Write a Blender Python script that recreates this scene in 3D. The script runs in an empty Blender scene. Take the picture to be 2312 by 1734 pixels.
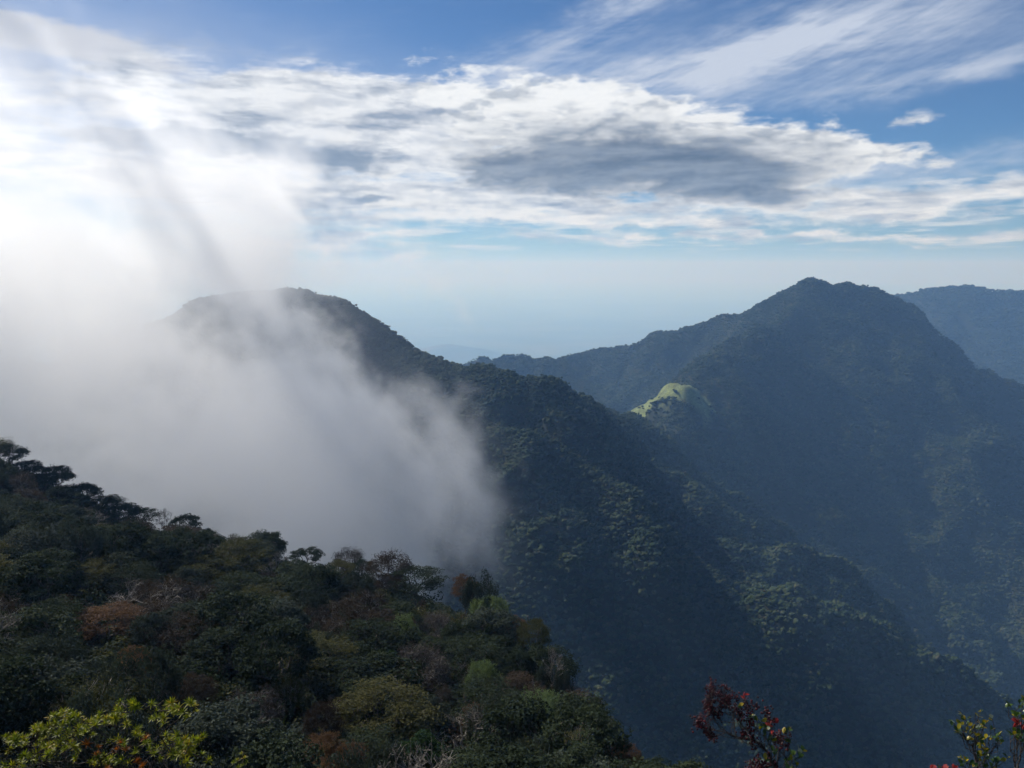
import bpy, math, random
import numpy as np
from mathutils import Vector, Matrix, Quaternion

random.seed(7)
rng = np.random.default_rng(7)
scene = bpy.context.scene
col = scene.collection
R = math.radians

# ------------------------------------------------------------------ camera
IW, IH, F = 2312.0, 1734.0, 1780.0          # photograph pixels and focal length in pixels
HORIZON = 600.0
PITCH = math.atan((IH / 2 - HORIZON) / F)
cd = bpy.data.cameras.new("camera")
cam = bpy.data.objects.new("camera", cd)
col.objects.link(cam)
cd.sensor_width = 36.0
cd.lens = 36.0 * F / IW
cd.clip_start = 0.05
cd.clip_end = 400000.0
cam.rotation_euler = (math.pi / 2 - PITCH, 0, 0)
scene.camera = cam


def at(px, py, D):
    """world point at forward distance D that the lens images at photograph pixel px, py"""
    u = (px - IW / 2) / F
    v = -(py - IH / 2) / F
    y = math.cos(PITCH) + v * math.sin(PITCH)
    z = -math.sin(PITCH) + v * math.cos(PITCH)
    t = D / y
    return (u * t, D, z * t)


def azel(px, py):
    x, y, z = at(px, py, 1.0)
    return math.degrees(math.atan2(x, y)), math.degrees(math.atan2(z, math.hypot(x, y)))


# ------------------------------------------------------------------ light and exposure
SUN_AZ, SUN_EL = -50.0, 41.0
SUN_STRENGTH = 5.0
SKY_STRENGTH = 0.06
sl = bpy.data.lights.new("sun", 'SUN')
sl.energy = SUN_STRENGTH
sl.angle = R(0.6)
sl.color = (1.0, 0.94, 0.85)
so = bpy.data.objects.new("sun", sl)
col.objects.link(so)
sdir = Vector((math.sin(R(SUN_AZ)) * math.cos(R(SUN_EL)), math.cos(R(SUN_AZ)) * math.cos(R(SUN_EL)), math.sin(R(SUN_EL))))
so.rotation_euler = (-sdir).to_track_quat('-Z', 'Y').to_euler()
so.location = sdir * 500

scene.view_settings.view_transform = 'Standard'
scene.view_settings.look = 'None'
scene.view_settings.exposure = 0.2
scene.view_settings.gamma = 1.0
scene.view_settings.use_curve_mapping = False

cy = scene.cycles
cy.max_bounces = 14
cy.diffuse_bounces = 2
cy.glossy_bounces = 1
cy.transmission_bounces = 2
cy.transparent_max_bounces = 4
cy.volume_bounces = 12
cy.sample_clamp_indirect = 4.0
cy.use_denoising = True
cy.use_adaptive_sampling = True
cy.adaptive_threshold = 0.03
cy.volume_max_steps = 256
cy.caustics_reflective = False
cy.caustics_refractive = False


# ------------------------------------------------------------------ node expression helper
class E:
    """a node socket that can be written like a number"""
    tree = None

    def __init__(self, s):
        self.s = s

    @staticmethod
    def math(op, *a, clamp=False):
        n = E.tree.nodes.new('ShaderNodeMath')
        n.operation = op
        n.use_clamp = clamp
        for i, v in enumerate(a):
            E.put(n.inputs[i], v)
        return E(n.outputs[0])

    @staticmethod
    def put(sock, v):
        if isinstance(v, E):
            E.tree.links.new(v.s, sock)
        else:
            sock.default_value = v

    def __add__(s, o): return E.math('ADD', s, o)
    def __radd__(s, o): return E.math('ADD', o, s)
    def __sub__(s, o): return E.math('SUBTRACT', s, o)
    def __rsub__(s, o): return E.math('SUBTRACT', o, s)
    def __mul__(s, o): return E.math('MULTIPLY', s, o)
    def __rmul__(s, o): return E.math('MULTIPLY', o, s)
    def __truediv__(s, o): return E.math('DIVIDE', s, o)
    def __rtruediv__(s, o): return E.math('DIVIDE', o, s)


def emax(a, b): return E.math('MAXIMUM', a, b)
def emin(a, b): return E.math('MINIMUM', a, b)
def eexp(a): return E.math('EXPONENT', a)
def epow(a, b): return E.math('POWER', a, b)
def clamp01(a): return E.math('ADD', a, 0.0, clamp=True)


def sstep(lo, hi, x):
    n = E.tree.nodes.new('ShaderNodeMapRange')
    n.interpolation_type = 'SMOOTHSTEP'
    E.put(n.inputs['Value'], x)
    n.inputs['From Min'].default_value = lo
    n.inputs['From Max'].default_value = hi
    return E(n.outputs[0])


def combine(x, y, z):
    n = E.tree.nodes.new('ShaderNodeCombineXYZ')
    for i, v in enumerate((x, y, z)):
        E.put(n.inputs[i], v)
    return E(n.outputs[0])


def separate(v):
    n = E.tree.nodes.new('ShaderNodeSeparateXYZ')
    E.put(n.inputs[0], v)
    return E(n.outputs[0]), E(n.outputs[1]), E(n.outputs[2])


def noise(vec, scale=1.0, detail=6.0, rough=0.55, distortion=0.0, lac=2.0):
    n = E.tree.nodes.new('ShaderNodeTexNoise')
    n.inputs['Scale'].default_value = scale
    n.inputs['Detail'].default_value = detail
    n.inputs['Roughness'].default_value = rough
    n.inputs['Lacunarity'].default_value = lac
    n.inputs['Distortion'].default_value = distortion
    E.put(n.inputs['Vector'], vec)
    return E(n.outputs['Fac'] if 'Fac' in n.outputs else n.outputs[0])


def mixc(f, a, b):
    n = E.tree.nodes.new('ShaderNodeMix')
    n.data_type = 'RGBA'
    n.clamp_factor = True
    E.put(n.inputs[0], f)
    for sock, v in ((n.inputs[6], a), (n.inputs[7], b)):
        if isinstance(v, E):
            E.tree.links.new(v.s, sock)
        else:
            sock.default_value = (v[0], v[1], v[2], 1)
    return E(n.outputs[2])


# ------------------------------------------------------------------ sky with clouds (function of direction only)
world = bpy.data.worlds.new("World")
scene.world = world
world.use_nodes = True
nt = world.node_tree
nt.nodes.clear()
E.tree = nt
sky = nt.nodes.new('ShaderNodeTexSky')
sky.sky_type = 'NISHITA'
sky.sun_disc = False
sky.sun_elevation = R(SUN_EL)
sky.sun_rotation = R(SUN_AZ)
sky.altitude = 2100
sky.air_density = 1.0
sky.dust_density = 0.5
sky.ozone_density = 3.5
tc = nt.nodes.new('ShaderNodeTexCoord')
dx, dy, dz = separate(E(tc.outputs['Generated']))
AZ = E.math('ARCTAN2', dx, dy) * 57.29578
EL = E.math('ARCSINE', dz) * 57.29578
PXD = math.degrees(1 / F)
zz = emax(dz, 0.0) + 0.035
PLX, PLY = dx / zz, dy / zz

wx = noise(combine(AZ * 0.10, EL * 0.22, 3.1), 1.0, 3, 0.55) - 0.5
wy = noise(combine(AZ * 0.10, EL * 0.22, 17.7), 1.0, 3, 0.55) - 0.5
wf = noise(combine(AZ * 0.5, EL * 0.9, 5.3), 1.0, 4, 0.6) - 0.5
AW = AZ + wx * 8.0 + wf * 3.0
EW = EL + wy * 2.6 - wf * 1.6


def vdot(v, k):
    n = E.tree.nodes.new('ShaderNodeVectorMath')
    n.operation = 'DOT_PRODUCT'
    E.put(n.inputs[0], v)
    n.inputs[1].default_value = k
    return E(n.outputs['Value'])


QUAD = combine(AW * AW, AW * EW, EW * EW)
LIN = combine(AW, EW, 1.0)


def blob(px, py, rx, ry, rot=0.0, w=1.0, p=1.0):
    ca, ce = azel(px, py)
    c, s = math.cos(R(rot)), math.sin(R(rot))
    rx, ry = rx * PXD, ry * PXD
    xa, xe = c / rx, s / rx
    ya, ye = -s / ry, c / ry
    x0, y0 = -(ca * xa + ce * xe), -(ca * ya + ce * ye)
    q = (-p * (xa * xa + ya * ya), -p * 2 * (xa * xe + ya * ye), -p * (xe * xe + ye * ye))
    l_ = (-p * 2 * (xa * x0 + ya * y0), -p * 2 * (xe * x0 + ye * y0), -p * (x0 * x0 + y0 * y0) + math.log(w))
    return eexp(vdot(QUAD, q) + vdot(LIN, l_))


puff = noise(combine(AZ * 0.26 + wy * 1.2, EL * 0.70, 0.0), 1.0, 7, 0.60)          # flattened heaps
puffs = noise(combine((AZ + 0.5) * 0.26 + wy * 1.2, (EL - 0.42) * 0.70, 0.0), 1.0, 3, 0.60)   # the same, a step away from the sun
fine = noise(combine(AZ * 0.16 + EL * 0.10, EL * 1.25 - AZ * 0.05, 40.0), 1.0, 7, 0.64)   # wind-drawn streaks
broad = noise(combine(AZ * 0.13 + EL * 0.05, EL * 0.60, 60.0), 1.0, 5, 0.58)       # slow change of thickness
plane = noise(combine(PLX * 0.55, PLY * 0.42, 2.0), 1.0, 6, 0.60)            # a cloud sheet seen in perspective

S = 1.0 / SKY_STRENGTH


def rgb(r_, g_, b_):
    return (((r_ / 255) ** 2.2) * S, ((g_ / 255) ** 2.2) * S, ((b_ / 255) ** 2.2) * S)


c = E(sky.outputs[0])
gain = nt.nodes.new('ShaderNodeMix')
gain.data_type = 'RGBA'
gain.blend_type = 'MULTIPLY'
gain.inputs[0].default_value = 1.0
gain.inputs[7].default_value = (0.66, 0.94, 1.20, 1)
nt.links.new(c.s, gain.inputs[6])
c = E(gain.outputs[2])

# high thin streaks
rotA = AZ * math.cos(R(20)) + EL * math.sin(R(20))
rotE = EL * math.cos(R(20)) - AZ * math.sin(R(20))
cir = noise(combine(rotA * 0.07, rotE * 0.55, 1.0), 1.0, 6, 0.62)
m = blob(1330, 50, 280, 42, 25, w=1.0) + blob(1540, 170, 480, 62, 6, w=1.1) + blob(1800, 70, 230, 60, 10, w=0.8) \
    + blob(2150, 155, 400, 22, 7, w=0.8) + blob(2100, 380, 330, 20, 5, w=0.75) + blob(2000, 70, 500, 90, 5, w=0.25)
a_c = clamp01(m * sstep(0.28, 0.66, cir * 0.65 + fine * 0.35) * 0.95)
a_c = emax(a_c, sstep(0.50, 0.80, fine * 0.5 + cir * 0.5) * 0.14)
c = mixc(a_c, c, rgb(184, 194, 212))

# veil and bright wedge towards the sun
c = mixc(clamp01(blob(-80, 260, 560, 330, w=0.3) + blob(420, 170, 560, 100, -6, w=0.30)), c, rgb(196, 200, 210))
m = blob(-60, 40, 420, 46, -9, p=1.3, w=1.1) + blob(150, 70, 200, 26, -12, w=0.5)
c = mixc(clamp01(sstep(0.25, 0.9, m + (fine - 0.5) * 0.9)), c, rgb(190, 194, 204))

# thin far sheets near the horizon
lowm = sstep(0.6, 1.6, EL) * (1.0 - sstep(3.6, 6.5, EL))
a_l = clamp01(sstep(0.49, 0.62, plane) * lowm * 0.8)
c = mixc(a_l, c, rgb(206, 216, 226))

# broken layer
cov = blob(600, 255, 440, 62, -4, w=0.8) + blob(930, 320, 380, 95, -12, w=0.95) + blob(640, 185, 130, 20, 0, w=0.35) + blob(960, 205, 260, 26, -3, w=0.5) \
    + blob(520, 425, 520, 62, -4, w=0.80) + blob(960, 445, 360, 24, -2, w=0.75) + blob(300, 330, 360, 120, 0, w=0.25) \
    + blob(1980, 452, 480, 36, -1, w=0.95) + blob(1800, 540, 560, 13, 0, w=0.7) + blob(1350, 500, 460, 13, -1, w=0.6) \
    + blob(660, 555, 300, 36, 0, w=0.55) + blob(2040, 275, 52, 20, 14, p=1.5, w=0.55) + blob(1865, 283, 30, 12, 0, p=1.5, w=0.5) \
    + blob(860, 600, 130, 26, 0, w=0.5)
T = cov + ((puff - 0.5) * 1.5 + (fine - 0.5) * 1.25 + (broad - 0.5) * 1.2) * (0.12 + 0.88 * sstep(0.0, 0.45, cov))
a_m = sstep(0.10, 0.82, T)
relief = clamp01(0.5 + (puff - puffs) * 3.2)
body = sstep(0.45, 1.3, T)
cm = mixc(clamp01(body * 0.15 + (0.5 - relief) * 0.6 + sstep(0.44, 0.66, broad) * 0.75), rgb(228, 231, 235), rgb(138, 149, 166))
c = mixc(a_m * 0.94, c, cm)
# slate grey flat bases
d = blob(430, 316, 215, 20, 0, w=1.5) + blob(740, 360, 120, 16, -4, w=1.2) + blob(560, 478, 95, 34, -16, w=0.9) \
    + blob(840, 450, 80, 10, -3, w=0.8) + blob(720, 395, 150, 16, -2, w=0.5) + blob(1010, 425, 90, 12, 0, w=0.5)
c = mixc(clamp01(sstep(0.22, 0.95, d + (puff - 0.5) * 1.0 + (fine - 0.5) * 0.9)) * 0.85, c, rgb(112, 128, 150))

# the big flat-based cloud: bright heaped top, grey base
cov = blob(1250, 265, 330, 72, -8, p=1.1, w=1.15) + blob(1520, 320, 380, 80, -10, p=1.1, w=1.25) + blob(1880, 345, 130, 26, -8, w=0.95) \
    + blob(1330, 395, 340, 52, -4, w=1.2) + blob(1640, 410, 200, 34, -10, w=0.95)
T = cov + (puff - 0.5) * 1.9 + (fine - 0.5) * 0.7
a_b = sstep(0.34, 0.80, T)
grey = blob(1370, 400, 410, 66, -5, w=1.25) + blob(1620, 392, 240, 52, -13, w=0.95) + blob(1520, 322, 400, 60, -7, w=0.65) \
    + blob(1120, 395, 190, 44, -4, w=0.45)
g_b = sstep(-0.10, 1.85, grey * 1.12 + (puff - 0.5) * 2.1 + (fine - 0.5) * 1.6 + (broad - 0.5) * 0.8 + (0.5 - relief) * 0.55)
top = mixc(clamp01((0.5 - relief) * 1.3), rgb(232, 235, 238), rgb(158, 168, 182))
core_c = mixc(sstep(0.38, 0.62, fine * 0.55 + puff * 0.45), rgb(82, 93, 108), rgb(126, 136, 150))
cb = mixc(g_b, top, core_c)
c = mixc(a_b * 0.97, c, cb)

bg = nt.nodes.new('ShaderNodeBackground')
E.put(bg.inputs['Color'], c)
bg.inputs['Strength'].default_value = SKY_STRENGTH
wo = nt.nodes.new('ShaderNodeOutputWorld')
nt.links.new(bg.outputs[0], wo.inputs['Surface'])
try:
    world.cycles.sampling_method = 'MANUAL'
    world.cycles.sample_map_resolution = 512
except Exception:
    pass


# ------------------------------------------------------------------ numpy noise
def _h(ix, iy, seed):
    with np.errstate(over='ignore'):
        n = (ix.astype(np.int64) * 374761393 + iy.astype(np.int64) * 668265263 + seed * 2246822519) & 0xFFFFFFFF
        n = ((n ^ (n >> 13)) * 1274126177) & 0xFFFFFFFF
        n = n ^ (n >> 16)
    return (n & 0xFFFFFF) / float(0x1000000)


def vnoise(x, y, seed=0):
    x = np.asarray(x, float)
    y = np.asarray(y, float)
    ix, iy = np.floor(x), np.floor(y)
    fx, fy = x - ix, y - iy
    fx = fx * fx * (3 - 2 * fx)
    fy = fy * fy * (3 - 2 * fy)
    a, b = _h(ix, iy, seed), _h(ix + 1, iy, seed)
    cc, dd = _h(ix, iy + 1, seed), _h(ix + 1, iy + 1, seed)
    return (a * (1 - fx) + b * fx) * (1 - fy) + (cc * (1 - fx) + dd * fx) * fy


def fbm(x, y, octaves=4, seed=0, gain=0.5):
    s, a, t = 0, 1.0, 0
    for o in range(octaves):
        s = s + a * (vnoise(x, y, seed + o * 17) * 2 - 1)
        t += a
        a *= gain
        x, y = x * 2.03 + 11.3, y * 2.03 - 7.1
    return s / t


# ------------------------------------------------------------------ terrain
ridges = []      # (owner, points Nx3, slope profile)
STEEP = ([0, 30, 90, 300, 900, 2500, 9000], [0, 8, 56, 285, 800, 1700, 4200])
MID = ([0, 40, 110, 300, 900, 2500, 9000], [0, 9, 54, 220, 640, 1500, 4200])
SPUR = ([0, 30, 150, 500, 2500, 9000], [0, 18, 120, 420, 1900, 6000])
FAR = ([0, 500, 2000, 6000, 40000], [0, 130, 620, 1500, 9000])


def ridge(owner, pts, prof, drop=9.0):
    P = np.array([at(*p) for p in pts])
    P[:, 2] -= drop
    ridges.append((owner, P, prof))
    return P


def spurs(owner, P, spacing, length, grade, side, seed, start=25.0, prof=SPUR):
    r = random.Random(seed)
    seg = np.diff(P[:, :2], axis=0)
    L = np.hypot(seg[:, 0], seg[:, 1])
    cum = np.concatenate([[0], np.cumsum(L)])
    s = spacing * r.uniform(0.3, 0.7)
    while s < cum[-1]:
        i = min(int(np.searchsorted(cum, s) - 1), len(seg) - 1)
        t = (s - cum[i]) / L[i]
        p = P[i] + (P[i + 1] - P[i]) * t
        d = seg[i] / L[i]
        n = np.array([d[1], -d[0]]) * side
        a = R(r.uniform(-28, 28))
        n = np.array([n[0] * math.cos(a) - n[1] * math.sin(a), n[0] * math.sin(a) + n[1] * math.cos(a)])
        pts = []
        q = np.array([p[0], p[1], p[2] - start])
        ln = length * r.uniform(0.6, 1.25)
        g = grade * r.uniform(0.85, 1.15)
        k = 6
        for j in range(k + 1):
            pts.append(q.copy())
            a = R(r.uniform(-16, 16))
            n = np.array([n[0] * math.cos(a) - n[1] * math.sin(a), n[0] * math.sin(a) + n[1] * math.cos(a)])
            st = ln / k
            q = q + np.array([n[0] * st, n[1] * st, -st * g * r.uniform(0.7, 1.3)])
        ridges.append((owner, np.array(pts), prof))
        s += spacing * r.uniform(0.7, 1.35)


# left mountain: dome in the mist, its long shoulder and the spurs that run down to the right
B0 = ridge('left', [(-700, 940, 1700), (-300, 880, 1600), (100, 800, 1480), (330, 722, 1430), (480, 668, 1405), (590, 647, 1390), (660, 648, 1380), (720, 662, 1370),
                    (790, 694, 1350), (850, 738, 1330), (910, 774, 1310), (960, 810, 1295), (1010, 836, 1280)], MID)
B1 = ridge('left', [(1010, 836, 1280), (1060, 829, 1265), (1130, 822, 1250), (1185, 828, 1240), (1235, 878, 1235), (1300, 908, 1250),
                    (1370, 925, 1330), (1430, 940, 1480)], STEEP)
B2 = ridge('left', [(900, 840, 1290), (1010, 905, 1190), (1110, 950, 1130), (1190, 985, 1090), (1300, 1052, 1050), (1420, 1122, 1015),
                    (1560, 1236, 985), (1700, 1300, 965), (1850, 1358, 955), (1970, 1412, 945), (2120, 1500, 935), (2330, 1650, 925)], SPUR)
B3 = ridge('left', [(1235, 880, 1235), (1330, 985, 1210), (1450, 1085, 1190), (1600, 1180, 1170), (1760, 1250, 1160), (1930, 1330, 1150), (2100, 1440, 1140)], SPUR, 20)
spurs('left', B0, 210, 620, 0.56, 1, 3)
spurs('left', B1, 170, 420, 0.62, 1, 5)
spurs('left', B2, 190, 380, 0.62, 1, 8, 14)
spurs('left', B2, 210, 300, 0.62, -1, 9, 14)
# right peak
C0 = ridge('peak', [(880, 880, 3300), (1000, 836, 3200), (1090, 813, 3100), (1165, 808, 3050), (1200, 818, 3050), (1250, 812, 3020), (1310, 803, 3000), (1440, 774, 2950),
                    (1500, 736, 2900), (1560, 724, 2850), (1680, 705, 2780), (1750, 672, 2700), (1790, 646, 2650), (1840, 625, 2600)], MID)
C1 = ridge('peak', [(1840, 625, 2600), (1878, 646, 2610), (1918, 634, 2620), (1965, 645, 2640), (2020, 668, 2660), (2050, 715, 2630), (2110, 776, 2600), (2200, 822, 2520),
                    (2320, 874, 2430), (2500, 960, 2330), (2800, 1080, 2200)], STEEP)
C2 = ridge('peak', [(1840, 628, 2600), (1800, 690, 2490), (1765, 752, 2390), (1735, 742, 2310), (1705, 745, 2260), (1640, 792, 2130), (1585, 848, 1930), (1548, 853, 1860),
                    (1500, 882, 1890), (1428, 936, 1960)], STEEP, 3)
C5 = ridge('peak', [(1570, 870, 1870), (1500, 950, 1680), (1430, 945, 1480)], STEEP, 30)
C3 = ridge('peak', [(1940, 660, 2600), (1935, 740, 2480), (1960, 850, 2330), (2010, 960, 2180), (2080, 1080, 2040), (2180, 1190, 1930), (2320, 1320, 1840)], STEEP, 12)
C4 = ridge('peak', [(1850, 660, 2560), (1790, 800, 2330), (1740, 900, 2160), (1730, 1010, 1990), (1790, 1120, 1820), (1870, 1230, 1690)], SPUR, 14)
spurs('peak', C0, 260, 800, 0.6, 1, 21, 40)
spurs('peak', C1, 260, 900, 0.6, 1, 22, 40)
spurs('peak', C2, 200, 420, 0.62, 1, 25, 30)
spurs('peak', C2, 220, 420, 0.62, -1, 24, 30)
spurs('peak', C3, 210, 430, 0.66, 1, 26, 24)
spurs('peak', C3, 230, 430, 0.66, -1, 27, 24)
# far right mountain
D0 = ridge('far', [(1500, 900, 4900), (1800, 740, 4700), (1940, 690, 4650), (2030, 667, 4600), (2100, 651, 4550), (2180, 643, 4500), (2240, 652, 4500), (2312, 656, 4450),
                   (2500, 650, 4400), (2900, 680, 4300)], MID)
spurs('far', D0, 420, 1300, 0.5, 1, 31, 40)
# lowland hills
for i, pts in enumerate(([(860, 800, 15000), (960, 782, 14500), (1010, 772, 14500), (1060, 780, 14500), (1110, 806, 14500), (1180, 830, 14500)],
                         [(1120, 800, 21000), (1220, 778, 21000), (1310, 766, 21000), (1400, 770, 21000), (1500, 792, 21000)],
                         [(600, 770, 30000), (800, 742, 30000), (1000, 748, 31000), (1300, 740, 33000), (1560, 752, 34000)])):
    ridge('plain', pts, FAR, 0)

# near hillside below the viewpoint, control points (pixel, depth) of its canopy top
near_ctrl = [(-700, 960, 230), (-300, 960, 215), (0, 1012, 196), (60, 1040, 190), (200, 1110, 184), (340, 1165, 178), (500, 1250, 168), (640, 1225, 152), (780, 1262, 148),
             (930, 1300, 138), (1050, 1322, 126), (1170, 1400, 112), (1250, 1530, 96), (1310, 1655, 82), (1400, 1690, 66), (1540, 1740, 52),
             (0, 1430, 64), (220, 1420, 66), (500, 1420, 80), (800, 1450, 92), (1050, 1480, 96), (1180, 1590, 80), (900, 1690, 62), (1100, 1690, 66),
             (0, 1734, 44), (300, 1734, 46), (600, 1734, 50), (0, 1200, 110), (300, 1280, 110), (600, 1340, 116), (900, 1400, 118),
             (-500, 1400, 70), (-500, 1150, 120), (-400, 1734, 46), (300, 2100, 30), (900, 2100, 32), (-300, 2100, 30), (1300, 2000, 40)]
NC = np.array([at(*p) for p in near_ctrl])
NC[:, 2] -= 6.2


def tps_fit(P):
    n = len(P)
    d = np.hypot(P[:, None, 0] - P[None, :, 0], P[:, None, 1] - P[None, :, 1])
    K = np.where(d > 0, d * d * np.log(d + 1e-9), 0) + np.eye(n) * 300.0
    Q = np.column_stack([np.ones(n), P[:, 0], P[:, 1]])
    A = np.block([[K, Q], [Q.T, np.zeros((3, 3))]])
    return np.linalg.solve(A, np.concatenate([P[:, 2], np.zeros(3)]))


TW = tps_fit(NC)


def tps(x, y):
    z = TW[-3] + TW[-2] * x + TW[-1] * y
    for i, p in enumerate(NC):
        d2 = (x - p[0]) ** 2 + (y - p[1]) ** 2
        z = z + TW[i] * 0.5 * d2 * np.log(d2 + 1e-9)
    return z


edge_px = [(-900, 950, 236), (-300, 960, 217), (0, 1012, 198), (200, 1110, 188), (340, 1165, 181), (500, 1250, 171), (640, 1225, 156), (780, 1262, 151), (930, 1300, 141),
           (1060, 1322, 128), (1180, 1400, 113), (1258, 1530, 96), (1320, 1655, 82), (1420, 1690, 66), (1550, 1740, 52), (1760, 2000, 36), (2000, 2400, 20)]
EDGE = np.array([at(*p)[:2] for p in edge_px])
EDGE = np.vstack([EDGE, [[10.0, 8.0], [60, -2], [400, -40], [400, -900], [-900, -900]]])


def poly_sd(x, y, P):
    """signed distance to polygon, negative inside"""
    best = np.full(x.shape, 1e18)
    inside = np.zeros(x.shape, bool)
    n = len(P)
    for i in range(n):
        a, b = P[i], P[(i + 1) % n]
        ex, ey = b - a
        t = np.clip(((x - a[0]) * ex + (y - a[1]) * ey) / (ex * ex + ey * ey), 0, 1)
        best = np.minimum(best, (x - a[0] - t * ex) ** 2 + (y - a[1] - t * ey) ** 2)
        cnd = ((a[1] > y) != (b[1] > y))
        with np.errstate(divide='ignore', invalid='ignore'):
            xi = (b[0] - a[0]) * (y - a[1]) / (b[1] - a[1]) + a[0]
        inside ^= cnd & (x < xi)
    d = np.sqrt(best)
    return np.where(inside, -d, d)


OWN = ['plain', 'left', 'peak', 'far', 'near']


def near_height(x, y):
    """hillside and viewpoint ledge"""
    sd = poly_sd(x, y, EDGE) + fbm(x / 14, y / 14, 3, 5) * 2.0
    yy = np.maximum(y, 0.0)
    # ledge under the photographer, falling away in front
    ledge = -1.75 - np.maximum(0, y - 0.75) * 1.12 + fbm(x / 3, y / 3, 3, 2) * 0.12
    t = np.clip((y - 14) / 26.0, 0, 1)
    t = t * t * (3 - 2 * t)
    hill = tps(x, np.clip(y, 20, 260)) + fbm(x / 22, y / 22, 4, 3) * 1.6
    back = np.clip(-y, 0, None) * 0.02
    z = ledge * (1 - t) + hill * t
    z = np.where(y < 0.75, -1.75 + back + fbm(x / 3, y / 3, 3, 2) * 0.12, z)
    out = np.clip(sd, 0, None)
    return z - out * 1.9 - np.clip(out - 3, 0, None) * 0.5, sd


# grass patch: the bare sunlit knoll on the spur that comes down from the peak
KN = np.array([at(1532, 862, 1855), at(1490, 892, 1875), at(1440, 930, 1935)])


def grass_mask(x, y, z):
    g = np.zeros_like(x)
    for a, b in zip(KN[:-1], KN[1:]):
        ex, ey = b[0] - a[0], b[1] - a[1]
        tt = np.clip(((x - a[0]) * ex + (y - a[1]) * ey) / (ex * ex + ey * ey), 0, 1)
        px_, py_ = x - a[0] - tt * ex, y - a[1] - tt * ey
        d = np.hypot(px_, py_) * np.where(px_ * 0.3 - py_ * 0.95 > 0, 0.72, 1.0) + fbm(x / 25, y / 25, 3, 77) * 30
        g = np.maximum(g, np.clip((63 - d) / 16, 0, 1))
    return g


def terrain(x, y, detail=True):
    shp = x.shape
    x = x.ravel().astype(float)
    y = y.ravel().astype(float)
    r = np.hypot(x, y)
    k = np.clip((r - 350) / 400, 0, 1)
    wxx = x + k * (fbm(x / 170, y / 170, 3, 41) * 34 + fbm(x / 45, y / 45, 2, 45) * 7)
    wyy = y + k * (fbm(x / 170 + 50, y / 170, 3, 42) * 34 + fbm(x / 45, y / 45 + 9, 2, 46) * 7)
    t = np.clip((r - 3200) / 3500, 0, 1)
    t = t * t * (3 - 2 * t)
    H = (-900 - np.clip(x, -400, 1200) * 0.12) * (1 - t) + -1750 * t + fbm(x / 5000, y / 5000, 4, 60) * 120 * t
    H = H + np.where(y < -20, (-20 - y) * 0.0, 0)
    own = np.zeros(len(x), int)
    for o, P, prof in ridges:
        far = o == 'plain'
        # cheap bounding test
        reach = 9000 if not far else 16000
        sel = np.where((x > P[:, 0].min() - reach) & (x < P[:, 0].max() + reach) & (y > P[:, 1].min() - reach) & (y < P[:, 1].max() + reach))[0]
        if not len(sel):
            continue
        qx, qy = wxx[sel], wyy[sel]
        best = np.full(len(sel), -1e9)
        for a, b in zip(P[:-1], P[1:]):
            ex, ey = b[0] - a[0], b[1] - a[1]
            tt = np.clip(((qx - a[0]) * ex + (qy - a[1]) * ey) / (ex * ex + ey * ey + 1e-9), 0, 1)
            d = np.hypot(qx - a[0] - tt * ex, qy - a[1] - tt * ey)
            best = np.maximum(best, a[2] + (b[2] - a[2]) * tt - np.interp(d, *prof))
        up = best > H[sel]
        H[sel] = np.where(up, best, H[sel])
        own[sel[up]] = OWN.index(o)
    H = H + k * (fbm(x / 90, y / 90, 4, 51) * 9 + fbm(x / 28, y / 28, 3, 52) * 2.2) * np.where(own == 0, 0.4, 1)
    rg = 1 - np.abs(fbm(x / 210 + 3, y / 210, 4, 71))
    H = H + k * np.where((own == 1) | (own == 2), (rg - 0.82) * 115 * np.clip((-60 - H) / 200, 0, 1), 0)
    gm = np.where((own == 2) & (r > 1600) & (r < 2100))[0]
    if len(gm):
        H[gm] += grass_mask(x[gm], y[gm], None) * (fbm(x[gm] / 30, y[gm] / 30, 3, 83) * 9 + fbm(x[gm] / 11, y[gm] / 11, 2, 84) * 2)
    nz = np.where(r < 420)[0]
    if len(nz):
        zn, sd = near_height(x[nz], y[nz])
        up = zn > H[nz]
        H[nz] = np.where(up, zn, H[nz])
        own[nz[up]] = 4
    # the high plain behind the viewpoint
    bk = np.where((y < 0.5) & (r >= 420))[0]
    if len(bk):
        z = -1.75 + np.clip(-y[bk], 0, 900) * 0.02 - np.clip(np.abs(x[bk]) - 380, 0, None) * 0.6 * np.clip((y[bk] + 500) / 300, 0, 1)
        up = z > H[bk]
        H[bk] = np.where(up, z, H[bk])
        own[bk[up]] = 4
    return H.reshape(shp), own.reshape(shp)


def new_mesh(name, V, Fc, smooth=True):
    """V Nx3 and faces as an array (n, 3 or 4) or a list"""
    me = bpy.data.meshes.new(name)
    V = np.asarray(V, np.float32)
    Fc = np.asarray(Fc, np.int32)
    n, k = Fc.shape
    me.vertices.add(len(V))
    me.vertices.foreach_set('co', V.ravel())
    me.loops.add(n * k)
    me.loops.foreach_set('vertex_index', Fc.ravel())
    me.polygons.add(n)
    me.polygons.foreach_set('loop_start', np.arange(0, n * k, k, dtype=np.int32))
    me.polygons.foreach_set('loop_total', np.full(n, k, np.int32))
    me.polygons.foreach_set('use_smooth', np.full(n, smooth))
    me.update(calc_edges=True)
    return me


def add_obj(name, me, mat=None, parent=None):
    o = bpy.data.objects.new(name, me)
    col.objects.link(o)
    if mat is not None and not me.materials:
        me.materials.append(mat)
    if parent is not None:
        o.parent = parent
    return o


def tag(o, label=None, cat=None, group=None, kind=None):
    if label: o['label'] = label
    if cat: o['category'] = cat
    if group: o['group'] = group
    if kind: o['kind'] = kind
    return o


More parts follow.
